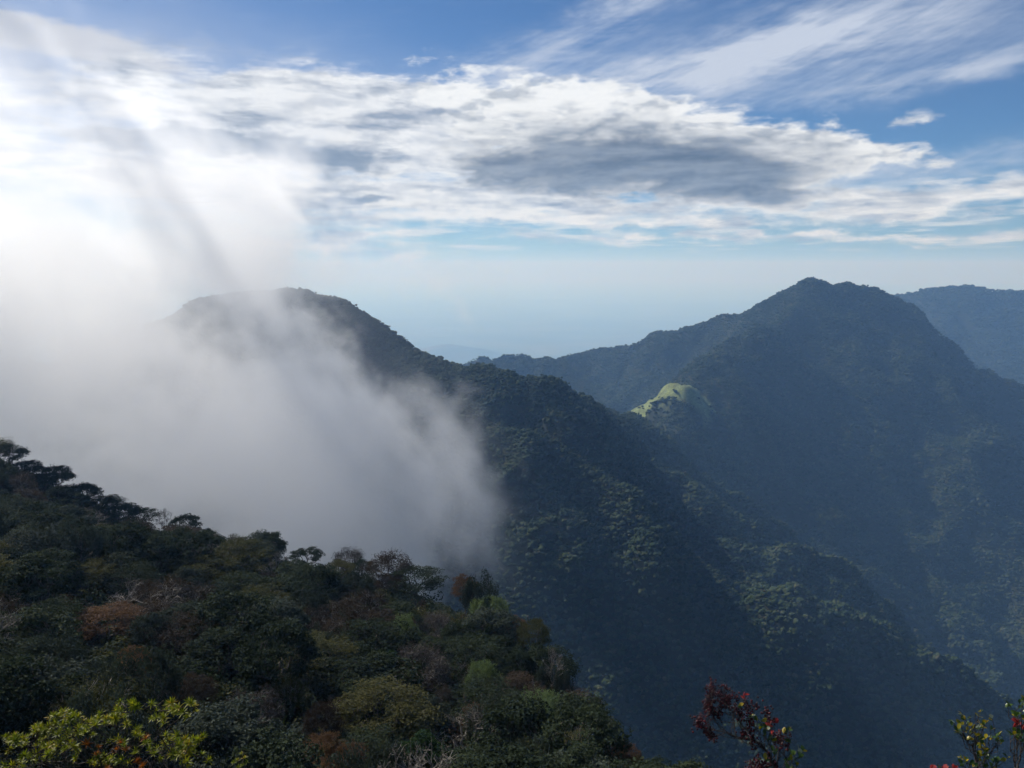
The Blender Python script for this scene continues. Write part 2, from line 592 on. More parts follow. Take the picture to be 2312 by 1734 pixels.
# ------------------------------------------------------------------ materials
def material(name):
    m = bpy.data.materials.new(name)
    m.use_nodes = True
    m.node_tree.nodes.clear()
    E.tree = m.node_tree
    return m


def surface_out(m, shader):
    o = m.node_tree.nodes.new('ShaderNodeOutputMaterial')
    m.node_tree.links.new(shader, o.inputs['Surface'])


def principled(m, color, rough=0.8, spec=0.2, bump=None, bump_d=0.1):
    n = m.node_tree.nodes.new('ShaderNodeBsdfPrincipled')
    if isinstance(color, E):
        E.put(n.inputs['Base Color'], color)
    else:
        n.inputs['Base Color'].default_value = (*color, 1)
    n.inputs['Roughness'].default_value = rough
    n.inputs['Specular IOR Level'].default_value = spec
    if bump is not None:
        b = m.node_tree.nodes.new('ShaderNodeBump')
        b.inputs['Strength'].default_value = 0.7
        b.inputs['Distance'].default_value = bump_d
        E.put(b.inputs['Height'], bump)
        m.node_tree.links.new(b.outputs[0], n.inputs['Normal'])
    return n


def geo_pos():
    n = E.tree.nodes.new('ShaderNodeNewGeometry')
    return E(n.outputs['Position'])


def obj_random():
    n = E.tree.nodes.new('ShaderNodeObjectInfo')
    return E(n.outputs['Random'])


def ramp(f, stops):
    n = E.tree.nodes.new('ShaderNodeValToRGB')
    E.put(n.inputs[0], f)
    el = n.color_ramp.elements
    el[0].position, el[0].color = stops[0][0], (*stops[0][1], 1)
    el[1].position, el[1].color = stops[-1][0], (*stops[-1][1], 1)
    for p, c_ in stops[1:-1]:
        e = el.new(p)
        e.color = (*c_, 1)
    return E(n.outputs[0])


def attr(name):
    n = E.tree.nodes.new('ShaderNodeAttribute')
    n.attribute_name = name
    return E(n.outputs['Fac'])


def mat_terrain():
    m = material('forest_floor')
    p = geo_pos()
    n1 = noise(p, 0.02, 6, 0.6)
    n2 = noise(p, 0.25, 5, 0.65)
    base = mixc(n1, (0.018, 0.026, 0.014), (0.05, 0.05, 0.028))
    grass = mixc(sstep(0.35, 0.7, n2), (0.12, 0.155, 0.06), (0.23, 0.265, 0.115))
    grass = mixc(sstep(0.46, 0.66, noise(p, 0.06, 6, 0.65)) * 0.75, grass, (0.075, 0.08, 0.042))
    c_ = mixc(attr('grass'), base, grass)
    b = principled(m, c_, 0.95, 0.05, n2, 1.2)
    surface_out(m, b.outputs[0])
    return m


def mat_plain():
    m = material('lowland')
    p = geo_pos()
    n1 = noise(p, 0.0006, 7, 0.6)
    c_ = ramp(n1, [(0.3, (0.035, 0.05, 0.03)), (0.5, (0.07, 0.08, 0.045)), (0.62, (0.13, 0.12, 0.08)), (0.72, (0.05, 0.065, 0.04))])
    b = principled(m, c_, 0.95, 0.05)
    surface_out(m, b.outputs[0])
    return m


def mat_far_leaf(name='far_leaf'):
    m = material(name)
    r = obj_random()
    p = geo_pos()
    isl = E(m.node_tree.nodes.new('ShaderNodeNewGeometry').outputs['Random Per Island'])
    r = clamp01(r * 0.75 + isl * 0.45 - 0.1)
    c_ = ramp(r, [(0.0, (0.012, 0.026, 0.012)), (0.4, (0.021, 0.038, 0.016)), (0.7, (0.033, 0.051, 0.021)), (0.88, (0.048, 0.061, 0.026)),
                  (0.95, (0.060, 0.056, 0.032)), (1.0, (0.075, 0.082, 0.044))])
    c_ = mixc(sstep(0.4, 0.7, noise(p, 0.012, 4, 0.5)) * 0.3, c_, (0.050, 0.058, 0.026))
    c_ = mixc(sstep(0.46, 0.68, noise(p, 0.0042, 5, 0.6)) * 0.35, c_, (0.048, 0.060, 0.026))
    b = principled(m, c_, 0.85, 0.1, noise(p, 1.1, 3, 0.6), 0.8)
    surface_out(m, b.outputs[0])
    return m


def mat_leaf(name, stops, trans=0.35, rough=0.55, tr_tint=(1.2, 1.3, 0.6), nscale=0.6, spec=0.25):
    """leaf: diffuse and gloss on top, light let through; colour varies with the plant and along the crown"""
    m = material(name)
    p = geo_pos()
    r = obj_random()
    isl = E(m.node_tree.nodes.new('ShaderNodeNewGeometry').outputs['Random Per Island'])
    f = clamp01(r * 0.40 + isl * 0.55 + noise(p, nscale, 3, 0.6) * 0.5 - 0.25)
    c_ = ramp(f, stops)
    b = principled(m, c_, rough, spec)
    t = m.node_tree.nodes.new('ShaderNodeBsdfTranslucent')
    mul = m.node_tree.nodes.new('ShaderNodeMix')
    mul.data_type = 'RGBA'
    mul.blend_type = 'MULTIPLY'
    mul.inputs[0].default_value = 1
    E.tree.links.new(c_.s, mul.inputs[6])
    mul.inputs[7].default_value = (*tr_tint, 1)
    E.tree.links.new(mul.outputs[2], t.inputs['Color'])
    mx = m.node_tree.nodes.new('ShaderNodeMixShader')
    mx.inputs[0].default_value = trans
    E.tree.links.new(b.outputs[0], mx.inputs[1])
    E.tree.links.new(t.outputs[0], mx.inputs[2])
    surface_out(m, mx.outputs[0])
    return m


def mat_bark(name, a, b_, sc=3.0):
    m = material(name)
    p = geo_pos()
    n1 = noise(p, sc, 6, 0.65)
    b = principled(m, mixc(sstep(0.35, 0.65, n1), a, b_), 0.9, 0.1, noise(p, sc * 5, 4, 0.6), 0.05)
    surface_out(m, b.outputs[0])
    return m


M_TERRAIN = mat_terrain()
M_PLAIN = mat_plain()
M_FARLEAF = mat_far_leaf()
M_BARK = mat_bark('bark', (0.05, 0.043, 0.036), (0.16, 0.145, 0.125))
M_PALEBARK = mat_bark('pale_bark', (0.13, 0.12, 0.105), (0.30, 0.28, 0.25))

# ------------------------------------------------------------------ build the terrain sheet
azs = np.concatenate([np.arange(-180, -50, 4.0), np.arange(-50, 50, 0.25), np.arange(50, 180, 4.0)])
rs = [1.0]
while rs[-1] < 90000:
    rr = rs[-1]
    rs.append(rr * (1.035 if rr < 300 else 1.0078 if rr < 3400 else 1.02 if rr < 6500 else 1.06))
rs = np.array([0.0] + rs)
na, nr = len(azs), len(rs)
AA, RR = np.meshgrid(np.radians(azs), rs, indexing='ij')
GX, GY = np.sin(AA) * RR, np.cos(AA) * RR
GZ, GO = terrain(GX, GY)
i0 = np.arange(na)[:, None]
j0 = np.arange(nr - 1)[None, :]
i1 = (i0 + 1) % na
quads = np.stack([i0 * nr + j0, i1 * nr + j0, i1 * nr + j0 + 1, i0 * nr + j0 + 1], -1).reshape(-1, 4)
VV = np.stack([GX, GY, GZ], -1).reshape(-1, 3)
fo = GO.reshape(-1)[quads[:, 0]]
GR = grass_mask(VV[:, 0], VV[:, 1], VV[:, 2])
names = {0: 'lowland_plain', 1: 'misty_mountain', 2: 'peak_mountain', 3: 'distant_mountain', 4: 'hillside'}
labels = {0: 'hazy lowland plain with faint blue hills below the horizon', 1: 'forested mountain slope with rounded top half hidden in mist',
          2: 'pointed forested mountain at right with grassy sunlit knoll', 3: 'blue hazy mountain behind the peak at the right edge',
          4: 'near hillside under the forest at lower left'}
cats = {0: 'plain', 1: 'mountain', 2: 'mountain', 3: 'mountain', 4: 'hillside'}
for k in range(5):
    q = quads[fo == k]
    used, inv = np.unique(q.ravel(), return_inverse=True)
    me = new_mesh(names[k], VV[used], inv.reshape(-1, 4))
    at_ = me.attributes.new('grass', 'FLOAT', 'POINT')
    at_.data.foreach_set('value', GR[used].astype(np.float32))
    o = add_obj(names[k], me, M_PLAIN if k == 0 else M_TERRAIN)
    tag(o, labels[k], cats[k], kind='structure')

# horizon seen from the viewpoint, used to leave out trees that stand behind a ridge
TANEL = np.where(RR > 0, GZ / np.maximum(RR, 1e-6), -9)
HOR = np.maximum.accumulate(TANEL, axis=1)


def hidden(x, y, z, margin):
    a = np.degrees(np.arctan2(x, y))
    r = np.hypot(x, y)
    i = np.clip(np.searchsorted(azs, a), 0, na - 1)
    j = np.clip(np.searchsorted(rs, r) - 3, 0, nr - 1)
    return z / r < HOR[i, j] - margin


def height_at(x, y):
    z, o = terrain(np.atleast_1d(np.asarray(x, float)), np.atleast_1d(np.asarray(y, float)))
    return z, o


# ------------------------------------------------------------------ far forest: uncountable canopy
def ico(sub):
    t = (1 + 5 ** 0.5) / 2
    V = [(-1, t, 0), (1, t, 0), (-1, -t, 0), (1, -t, 0), (0, -1, t), (0, 1, t), (0, -1, -t), (0, 1, -t), (t, 0, -1), (t, 0, 1), (-t, 0, -1), (-t, 0, 1)]
    Fc = [(0, 11, 5), (0, 5, 1), (0, 1, 7), (0, 7, 10), (0, 10, 11), (1, 5, 9), (5, 11, 4), (11, 10, 2), (10, 7, 6), (7, 1, 8),
          (3, 9, 4), (3, 4, 2), (3, 2, 6), (3, 6, 8), (3, 8, 9), (4, 9, 5), (2, 4, 11), (6, 2, 10), (8, 6, 7), (9, 8, 1)]
    V = [np.array(v) / np.linalg.norm(v) for v in V]
    for _ in range(sub):
        mid = {}
        F2 = []
        def mp(a, b):
            k = (min(a, b), max(a, b))
            if k not in mid:
                m_ = V[a] + V[b]
                V.append(m_ / np.linalg.norm(m_))
                mid[k] = len(V) - 1
            return mid[k]
        for a, b, c_ in Fc:
            ab, bc, ca = mp(a, b), mp(b, c_), mp(c_, a)
            F2 += [(a, ab, ca), (b, bc, ab), (c_, ca, bc), (ab, bc, ca)]
        Fc = F2
    return np.array(V), np.array(Fc)


def far_crown(seed):
    """a lumpy crown about 1 across built of a few knobs"""
    r = np.random.default_rng(seed)
    V0, F0 = ico(1)
    Vs, Fs, off = [], [], 0
    for k in range(9):
        c_ = np.array([r.normal(0, .22), r.normal(0, .22), 0.55 + r.uniform(-.15, .22)]) if k else np.array([0, 0, .5])
        s = np.array([1, 1, r.uniform(.7, 1.0)]) * (r.uniform(.14, .26) if k else .40)
        n = r.uniform(0.85, 1.15, len(V0))
        Vs.append(V0 * n[:, None] * s + c_)
        Fs.append(F0 + off)
        off += len(V0)
    me = new_mesh('far_crown', np.vstack(Vs), np.vstack(Fs), True)
    me.materials.append(M_FARLEAF)
    return me


protos = []
for k in range(5):
    po = bpy.data.objects.new('canopy_shape', far_crown(100 + k))
    protos.append(po)


def scatter_group(proto_objs):
    ng = bpy.data.node_groups.new('scatter', 'GeometryNodeTree')
    ng.interface.new_socket('Geometry', in_out='INPUT', socket_type='NodeSocketGeometry')
    ng.interface.new_socket('Geometry', in_out='OUTPUT', socket_type='NodeSocketGeometry')
    gi = ng.nodes.new('NodeGroupInput')
    go = ng.nodes.new('NodeGroupOutput')
    jn = ng.nodes.new('GeometryNodeJoinGeometry')
    for po in proto_objs:
        oi = ng.nodes.new('GeometryNodeObjectInfo')
        oi.inputs['Object'].default_value = po
        oi.inputs['As Instance'].default_value = True
        ng.links.new(oi.outputs['Geometry'], jn.inputs[0])
    ip = ng.nodes.new('GeometryNodeInstanceOnPoints')
    ng.links.new(gi.outputs[0], ip.inputs['Points'])
    ng.links.new(jn.outputs[0], ip.inputs['Instance'])
    ip.inputs['Pick Instance'].default_value = True

    def na_(name, dt):
        n = ng.nodes.new('GeometryNodeInputNamedAttribute')
        n.data_type = dt
        n.inputs['Name'].default_value = name
        return n.outputs['Attribute']
    ng.links.new(na_('idx', 'INT'), ip.inputs['Instance Index'])
    ng.links.new(na_('rot', 'FLOAT_VECTOR'), ip.inputs['Rotation'])
    ng.links.new(na_('scl', 'FLOAT_VECTOR'), ip.inputs['Scale'])
    ng.links.new(ip.outputs[0], go.inputs[0])
    return ng


def scatter(name, pts, idx, rot, scl, ng):
    me = bpy.data.meshes.new(name)
    me.vertices.add(len(pts))
    me.vertices.foreach_set('co', np.asarray(pts, np.float32).ravel())
    a = me.attributes.new('idx', 'INT', 'POINT'); a.data.foreach_set('value', np.asarray(idx, np.int32))
    a = me.attributes.new('rot', 'FLOAT_VECTOR', 'POINT'); a.data.foreach_set('vector', np.asarray(rot, np.float32).ravel())
    a = me.attributes.new('scl', 'FLOAT_VECTOR', 'POINT'); a.data.foreach_set('vector', np.asarray(scl, np.float32).ravel())
    o = add_obj(name, me)
    md = o.modifiers.new('scatter', 'NODES')
    md.node_group = ng
    return o


NG_FAR = scatter_group(protos)


def jitter_grid(x0, x1, y0, y1, s):
    xs, ys = np.meshgrid(np.arange(x0, x1, s), np.arange(y0, y1, s))
    xs = xs.ravel() + rng.uniform(-.48, .48, xs.size) * s
    ys = ys.ravel() + rng.uniform(-.48, .48, ys.size) * s
    return xs, ys


def forest(name, owner, box, s, size, label, margin=0.006):
    x, y = jitter_grid(*box, s)
    keep = np.abs(np.degrees(np.arctan2(x, y))) < 39
    x, y = x[keep], y[keep]
    z, o = height_at(x, y)
    k = (o == OWN.index(owner)) & ~hidden(x, y, z + size, margin)
    k &= (grass_mask(x, y, z) + rng.uniform(-.3, .3, len(x)) < 0.45) | (rng.random(len(x)) < 0.03)
    k &= (z / np.hypot(x, y) > -0.80)
    x, y, z = x[k], y[k], z[k]
    n = len(x)
    big = fbm(x / 60, y / 60, 3, 91)
    sc = size * np.clip(np.exp(rng.normal(-.06, .28, n)), .5, 1.4) * (1 + big * 0.4)
    scl = np.stack([sc * rng.uniform(.9, 1.2, n), sc * rng.uniform(.9, 1.2, n), sc * rng.uniform(.75, 1.2, n)], -1)
    rot = np.stack([rng.normal(0, .12, n), rng.normal(0, .12, n), rng.uniform(0, 6.28, n)], -1)
    ob = scatter(name, np.stack([x, y, z - 0.12 * sc], -1), rng.integers(0, len(protos), n), rot, scl, NG_FAR)
    tag(ob, label, 'forest', kind='stuff')
    print(name, n)
    return ob


forest('mountain_forest', 'left', (-1100, 1100, 420, 1560), 4.9, 7.0, 'dense forest covering the misty mountain and its spurs')
forest('peak_forest', 'peak', (-500, 2300, 1250, 3350), 6.4, 7.8, 'dark blue hazy forest covering the pointed peak')
forest('distant_forest', 'far', (300, 3800, 3600, 5000), 11.5, 13.0, 'far forest on the blue mountain at the right edge')

# ------------------------------------------------------------------ mesh pieces for plants
def tube(path, radii, k=5):
    P = np.asarray(path, float)
    n = len(P)
    T = np.gradient(P, axis=0)
    T /= np.linalg.norm(T, axis=1)[:, None] + 1e-9
    ref = np.array([0.31, 0.17, 0.93]) if abs(T[0] @ np.array([0.31, 0.17, 0.93])) < 0.95 else np.array([1.0, 0, 0])
    V = []
    for i in range(n):
        u = np.cross(T[i], ref)
        u /= np.linalg.norm(u) + 1e-9
        v = np.cross(T[i], u)
        a = np.arange(k) * 2 * math.pi / k
        V.append(P[i] + radii[i] * (np.cos(a)[:, None] * u + np.sin(a)[:, None] * v))
    V = np.vstack(V)
    Fc = []
    for i in range(n - 1):
        for j in range(k):
            Fc.append((i * k + j, i * k + (j + 1) % k, (i + 1) * k + (j + 1) % k, (i + 1) * k + j))
    return V, np.array(Fc)


def merge(parts):
    Vs, Fs, off = [], [], 0
    for V, Fc in parts:
        Vs.append(V)
        Fs.append(Fc + off)
        off += len(V)
    return np.vstack(Vs), np.vstack(Fs)


def leaves(P, N, size, aspect, r, spin=None):
    """a kite-shaped leaf spray at every point, its face towards N"""
    n = len(P)
    N = N / (np.linalg.norm(N, axis=1)[:, None] + 1e-9)
    rv = r.normal(size=(n, 3)) if spin is None else spin + r.normal(size=(n, 3)) * 0.35
    U = rv - N * (rv * N).sum(1)[:, None]
    U /= np.linalg.norm(U, axis=1)[:, None] + 1e-9
    W = np.cross(N, U)
    s = (size * r.uniform(.65, 1.35, n))[:, None]
    a = P - U * s * 0.5
    b = P + W * s * aspect * 0.5 + N * s * 0.08
    c_ = P + U * s * 0.5 - N * s * 0.1
    d = P - W * s * aspect * 0.5 + N * s * 0.08
    V = np.stack([a, b, c_, d], 1).reshape(-1, 3)
    Fc = np.arange(4 * n).reshape(n, 4)
    return V, Fc


def limb(p0, p1, r0, r1, r, wob=0.12, n=6, sag=0.0, k=5):
    p0, p1 = np.asarray(p0, float), np.asarray(p1, float)
    L = np.linalg.norm(p1 - p0)
    t = np.linspace(0, 1, n)
    P = p0 + (p1 - p0) * t[:, None]
    j = r.normal(size=(n, 3)) * wob * L * 0.35
    j[0] = 0
    j[-1] = 0
    P = P + j * np.sin(t * math.pi)[:, None]
    P[:, 2] += sag * L * np.sin(t * math.pi)
    return tube(P, r0 + (r1 - r0) * t, k), P


KINDS = {
    # height, crown radius, crown centre z, crown flattening, clumps, clump size (xy, z), leaves per clump, leaf size, aspect
    'dome':     dict(h=7.0, cr=3.0, cz=4.3, fl=.72, n=34, cs=(1.0, .7), ln=170, ls=.27, asp=.55),
    'umbrella': dict(h=6.6, cr=3.7, cz=4.4, fl=.46, n=50, cs=(1.15, .28), ln=165, ls=.23, asp=.5),
    'feather':  dict(h=8.0, cr=2.5, cz=4.4, fl=1.1, n=34, cs=(.6, 1.2), ln=170, ls=.28, asp=.34),
    'fuzzy':    dict(h=6.2, cr=2.7, cz=3.7, fl=.8, n=34, cs=(.9, .75), ln=170, ls=.18, asp=.45),
    'open':     dict(h=7.6, cr=3.1, cz=5.2, fl=.6, n=26, cs=(.85, .45), ln=190, ls=.24, asp=.55),
    'bare':     dict(h=7.0, cr=2.8, cz=4.8, fl=.75, n=26, cs=(.55, .4), ln=26, ls=.16, asp=.5),
}


def tree_meshes(kind, seed):
    K = KINDS[kind]
    r = np.random.default_rng(seed)
    wood = []
    lean = r.normal(0, .35, 2)
    fork = np.array([lean[0], lean[1], K['cz'] * (.42 if kind != 'feather' else .6)])
    (t_, P_) = limb((0, 0, -1.6), fork, .24, .16, r, .08, 7, k=7)
    wood.append(t_)
    cen = []
    tries = 0
    while len(cen) < K['n'] and tries < 4000:
        tries += 1
        v = r.normal(size=3)
        v /= np.linalg.norm(v)
        if v[2] < -.35:
            continue
        rad = r.uniform(.55, 1.0) ** .6
        p = np.array([v[0] * K['cr'] * rad, v[1] * K['cr'] * rad, K['cz'] + v[2] * K['cr'] * K['fl'] * rad])
        if kind == 'umbrella':
            tier = K['cz'] + np.round((p[2] - K['cz']) / .62) * .62
            p[2] = tier + r.normal(0, .08) - .05 * np.hypot(p[0], p[1]) ** 1.4 * .4
        if kind == 'feather':
            p[2] += 0.8 * (1 - np.hypot(p[0], p[1]) / K['cr'])
        if all(np.linalg.norm((p - q) / np.array([1, 1, .7])) > K['cs'][0] * .62 for q in cen):
            cen.append(p)
    cen = np.array(cen)
    cen[:, :2] += lean
    # limbs: main boughs, then a branch to every clump
    nb = 6 if kind != 'feather' else 4
    tips = []
    for b in range(nb):
        a = b / nb * 2 * math.pi + r.uniform(-.4, .4)
        e = fork + np.array([math.cos(a) * K['cr'] * .55, math.sin(a) * K['cr'] * .55, (K['cz'] - fork[2]) * r.uniform(.6, 1.05)])
        t_, P_ = limb(fork, e, .13, .06, r, .22, 7, .06)
        wood.append(t_)
        tips.append(P_)
    allp = np.vstack(tips)
    for p in cen:
        q = allp[np.argmin(np.linalg.norm(allp - p, axis=1) + 1.2 * np.maximum(0, allp[:, 2] - p[2]))]
        t_, P_ = limb(q, p, .05, .02, r, .25, 5, .05, 4)
        wood.append(t_)
        for _ in range({'bare': 9, 'open': 3, 'fuzzy': 4}.get(kind, 1)):
            v = r.normal(size=3) * np.array([1, 1, .7])
            v[2] = abs(v[2]) * .8
            v = v / np.linalg.norm(v) * r.uniform(.4, .95)
            t2, _ = limb(P_[r.integers(2, 5)], p + v, .018, .008, r, .3, 4, 0, 3)
            if len(t2[1]):
                wood.append(t2)
    WV, WF = merge(wood)
    LV = []
    for p in cen:
        n = int(K['ln'] * r.uniform(.75, 1.25))
        v = r.normal(size=(n, 3))
        v /= np.linalg.norm(v, axis=1)[:, None]
        if kind in ('dome', 'umbrella', 'open'):
            v[:, 2] = np.where(v[:, 2] < -.25, -v[:, 2], v[:, 2])
        rad = r.uniform(.35, 1.0, n) ** .45
        s = np.array([K['cs'][0], K['cs'][0], K['cs'][1]]) * r.uniform(.7, 1.25)
        # ragged lobes inside a clump
        ph = r.uniform(0, 6.28, 3)
        lob = 1 + .28 * np.sin(v[:, 0] * 5 + ph[0]) * np.sin(v[:, 1] * 5 + ph[1]) + .15 * np.sin(v[:, 2] * 7 + ph[2])
        q = p + v * s * (rad * lob)[:, None]
        N = v * np.array([1, 1, 1.3]) + np.array([0, 0, .55]) + r.normal(size=(n, 3)) * .55
        spin = None
        if kind == 'feather':
            N = v * np.array([1, 1, .3]) + r.normal(size=(n, 3)) * .5
            spin = np.tile(np.array([0, 0, 1.0]), (n, 1)) + v * .7
        if kind == 'umbrella':
            N = np.array([0, 0, 1.0]) + r.normal(size=(n, 3)) * .38
        LV.append(leaves(q, N, K['ls'], K['asp'], r, spin))
    CV, CF = merge(LV)
    return WV, WF, CV, CF


G = {  # leaf colours by foliage type
    'dark':   [(0.0, (.012, .020, .011)), (.5, (.025, .038, .020)), (1.0, (.055, .072, .036))],
    'olive':  [(0.0, (.036, .042, .018)), (.5, (.070, .074, .030)), (1.0, (.125, .118, .050))],
    'rust':   [(0.0, (.065, .040, .026)), (.5, (.120, .073, .046)), (1.0, (.200, .122, .075))],
    'brown':  [(0.0, (.026, .020, .015)), (.5, (.048, .036, .026)), (1.0, (.085, .064, .046))],
    'pine':   [(0.0, (.060, .090, .046)), (.5, (.120, .165, .080)), (1.0, (.200, .250, .125))],
    'slate':  [(0.0, (.028, .038, .030)), (.5, (.044, .058, .044)), (1.0, (.070, .085, .062))],
    'lilac':  [(0.0, (.040, .034, .032)), (.5, (.070, .060, .056)), (1.0, (.110, .096, .088))],
    'green':  [(0.0, (.016, .036, .014)), (.5, (.030, .060, .022)), (1.0, (.055, .092, .034))],
    'straw':  [(0.0, (.085, .080, .040)), (.5, (.150, .140, .072)), (1.0, (.240, .220, .120))],
}
LEAF = {k: mat_leaf('leaf_' + k, v, {'pine': .45, 'straw': .45, 'rust': .32, 'olive': .32, 'green': .32}.get(k, .22), .75, (1.1, 1.12, .85), spec=.08) for k, v in G.items()}
STYLE = {  # look -> (shape, foliage, phrase)
    'dark_dome': ('dome', 'dark', 'dark green round-crowned tree'),
    'dark_open': ('open', 'dark', 'dark open-crowned tree with gaps'),
    'dark_umbrella': ('umbrella', 'dark', 'dark flat-topped tree'),
    'olive_umbrella': ('umbrella', 'olive', 'olive flat-topped tree'),
    'rust_umbrella': ('umbrella', 'rust', 'rusty orange flat-topped tree'),
    'rust_dome': ('dome', 'rust', 'rusty orange domed tree'),
    'brown_fuzzy': ('fuzzy', 'brown', 'brown twiggy tree'),
    'brown_umbrella': ('umbrella', 'brown', 'brown layered tree'),
    'pine_feather': ('feather', 'pine', 'pale green feathery tree'),
    'slate_feather': ('feather', 'slate', 'grey-green feathery tree'),
    'slate_dome': ('dome', 'slate', 'grey-green round tree'),
    'lilac_fuzzy': ('fuzzy', 'lilac', 'greyish mauve fuzzy tree'),
    'green_dome': ('dome', 'green', 'fresh green domed tree'),
    'olive_fuzzy': ('fuzzy', 'olive', 'olive twiggy tree'),
    'straw_fuzzy': ('fuzzy', 'straw', 'pale straw-coloured bushy tree'),
    'bare': ('bare', 'lilac', 'nearly bare grey tree'),
}
shape_cache, style_cache = {}, {}
NVAR = {'dome': 4, 'umbrella': 4, 'feather': 3, 'fuzzy': 3, 'open': 3, 'bare': 2}


def tree_data(look, var):
    shp, fol, _ = STYLE[look]
    var = var % NVAR[shp]
    if (shp, var) not in shape_cache:
        shape_cache[(shp, var)] = tree_meshes(shp, 500 + var * 13 + sorted(KINDS).index(shp) * 101)
    if (look, var) not in style_cache:
        WV, WF, CV, CF = shape_cache[(shp, var)]
        tm = new_mesh('trunk', WV, WF)
        tm.materials.append(M_PALEBARK if shp in ('bare', 'fuzzy') else M_BARK)
        cm_ = new_mesh('crown', CV, CF, False)
        cm_.materials.append(LEAF[fol])
        style_cache[(look, var)] = (tm, cm_, CV[:, 2].max(), np.abs(CV[:, :2]).max())
    return style_cache[(look, var)]


def solve_depth(px, py, th):
    """depth at which the sight line through a pixel comes down to the canopy"""
    Ds = np.arange(26.0, 240.0, 0.75)
    P = np.array([at(px, py, d) for d in Ds])
    z, sd = near_height(P[:, 0], P[:, 1])
    gap = P[:, 2] - (z + th)
    ok = sd < 0.5
    hit = np.where(ok & (gap <= 0))[0]
    if len(hit):
        return Ds[hit[0]]
    g = np.where(ok, gap, 1e9)
    return Ds[int(np.argmin(g))]


def plant_tree(look, var, x, y, z, sx, sz, rz, name='tree'):
    tm, cm_, hh, ww = tree_data(look, var)
    e = bpy.data.objects.new(name, None)
    e.empty_display_size = 0.5
    e.location = (x, y, z)
    e.rotation_euler = (0, 0, rz)
    e.scale = (sx, sx, sz)
    col.objects.link(e)
    add_obj('trunk', tm, None, e)
    add_obj('crown', cm_, None, e)
    return e


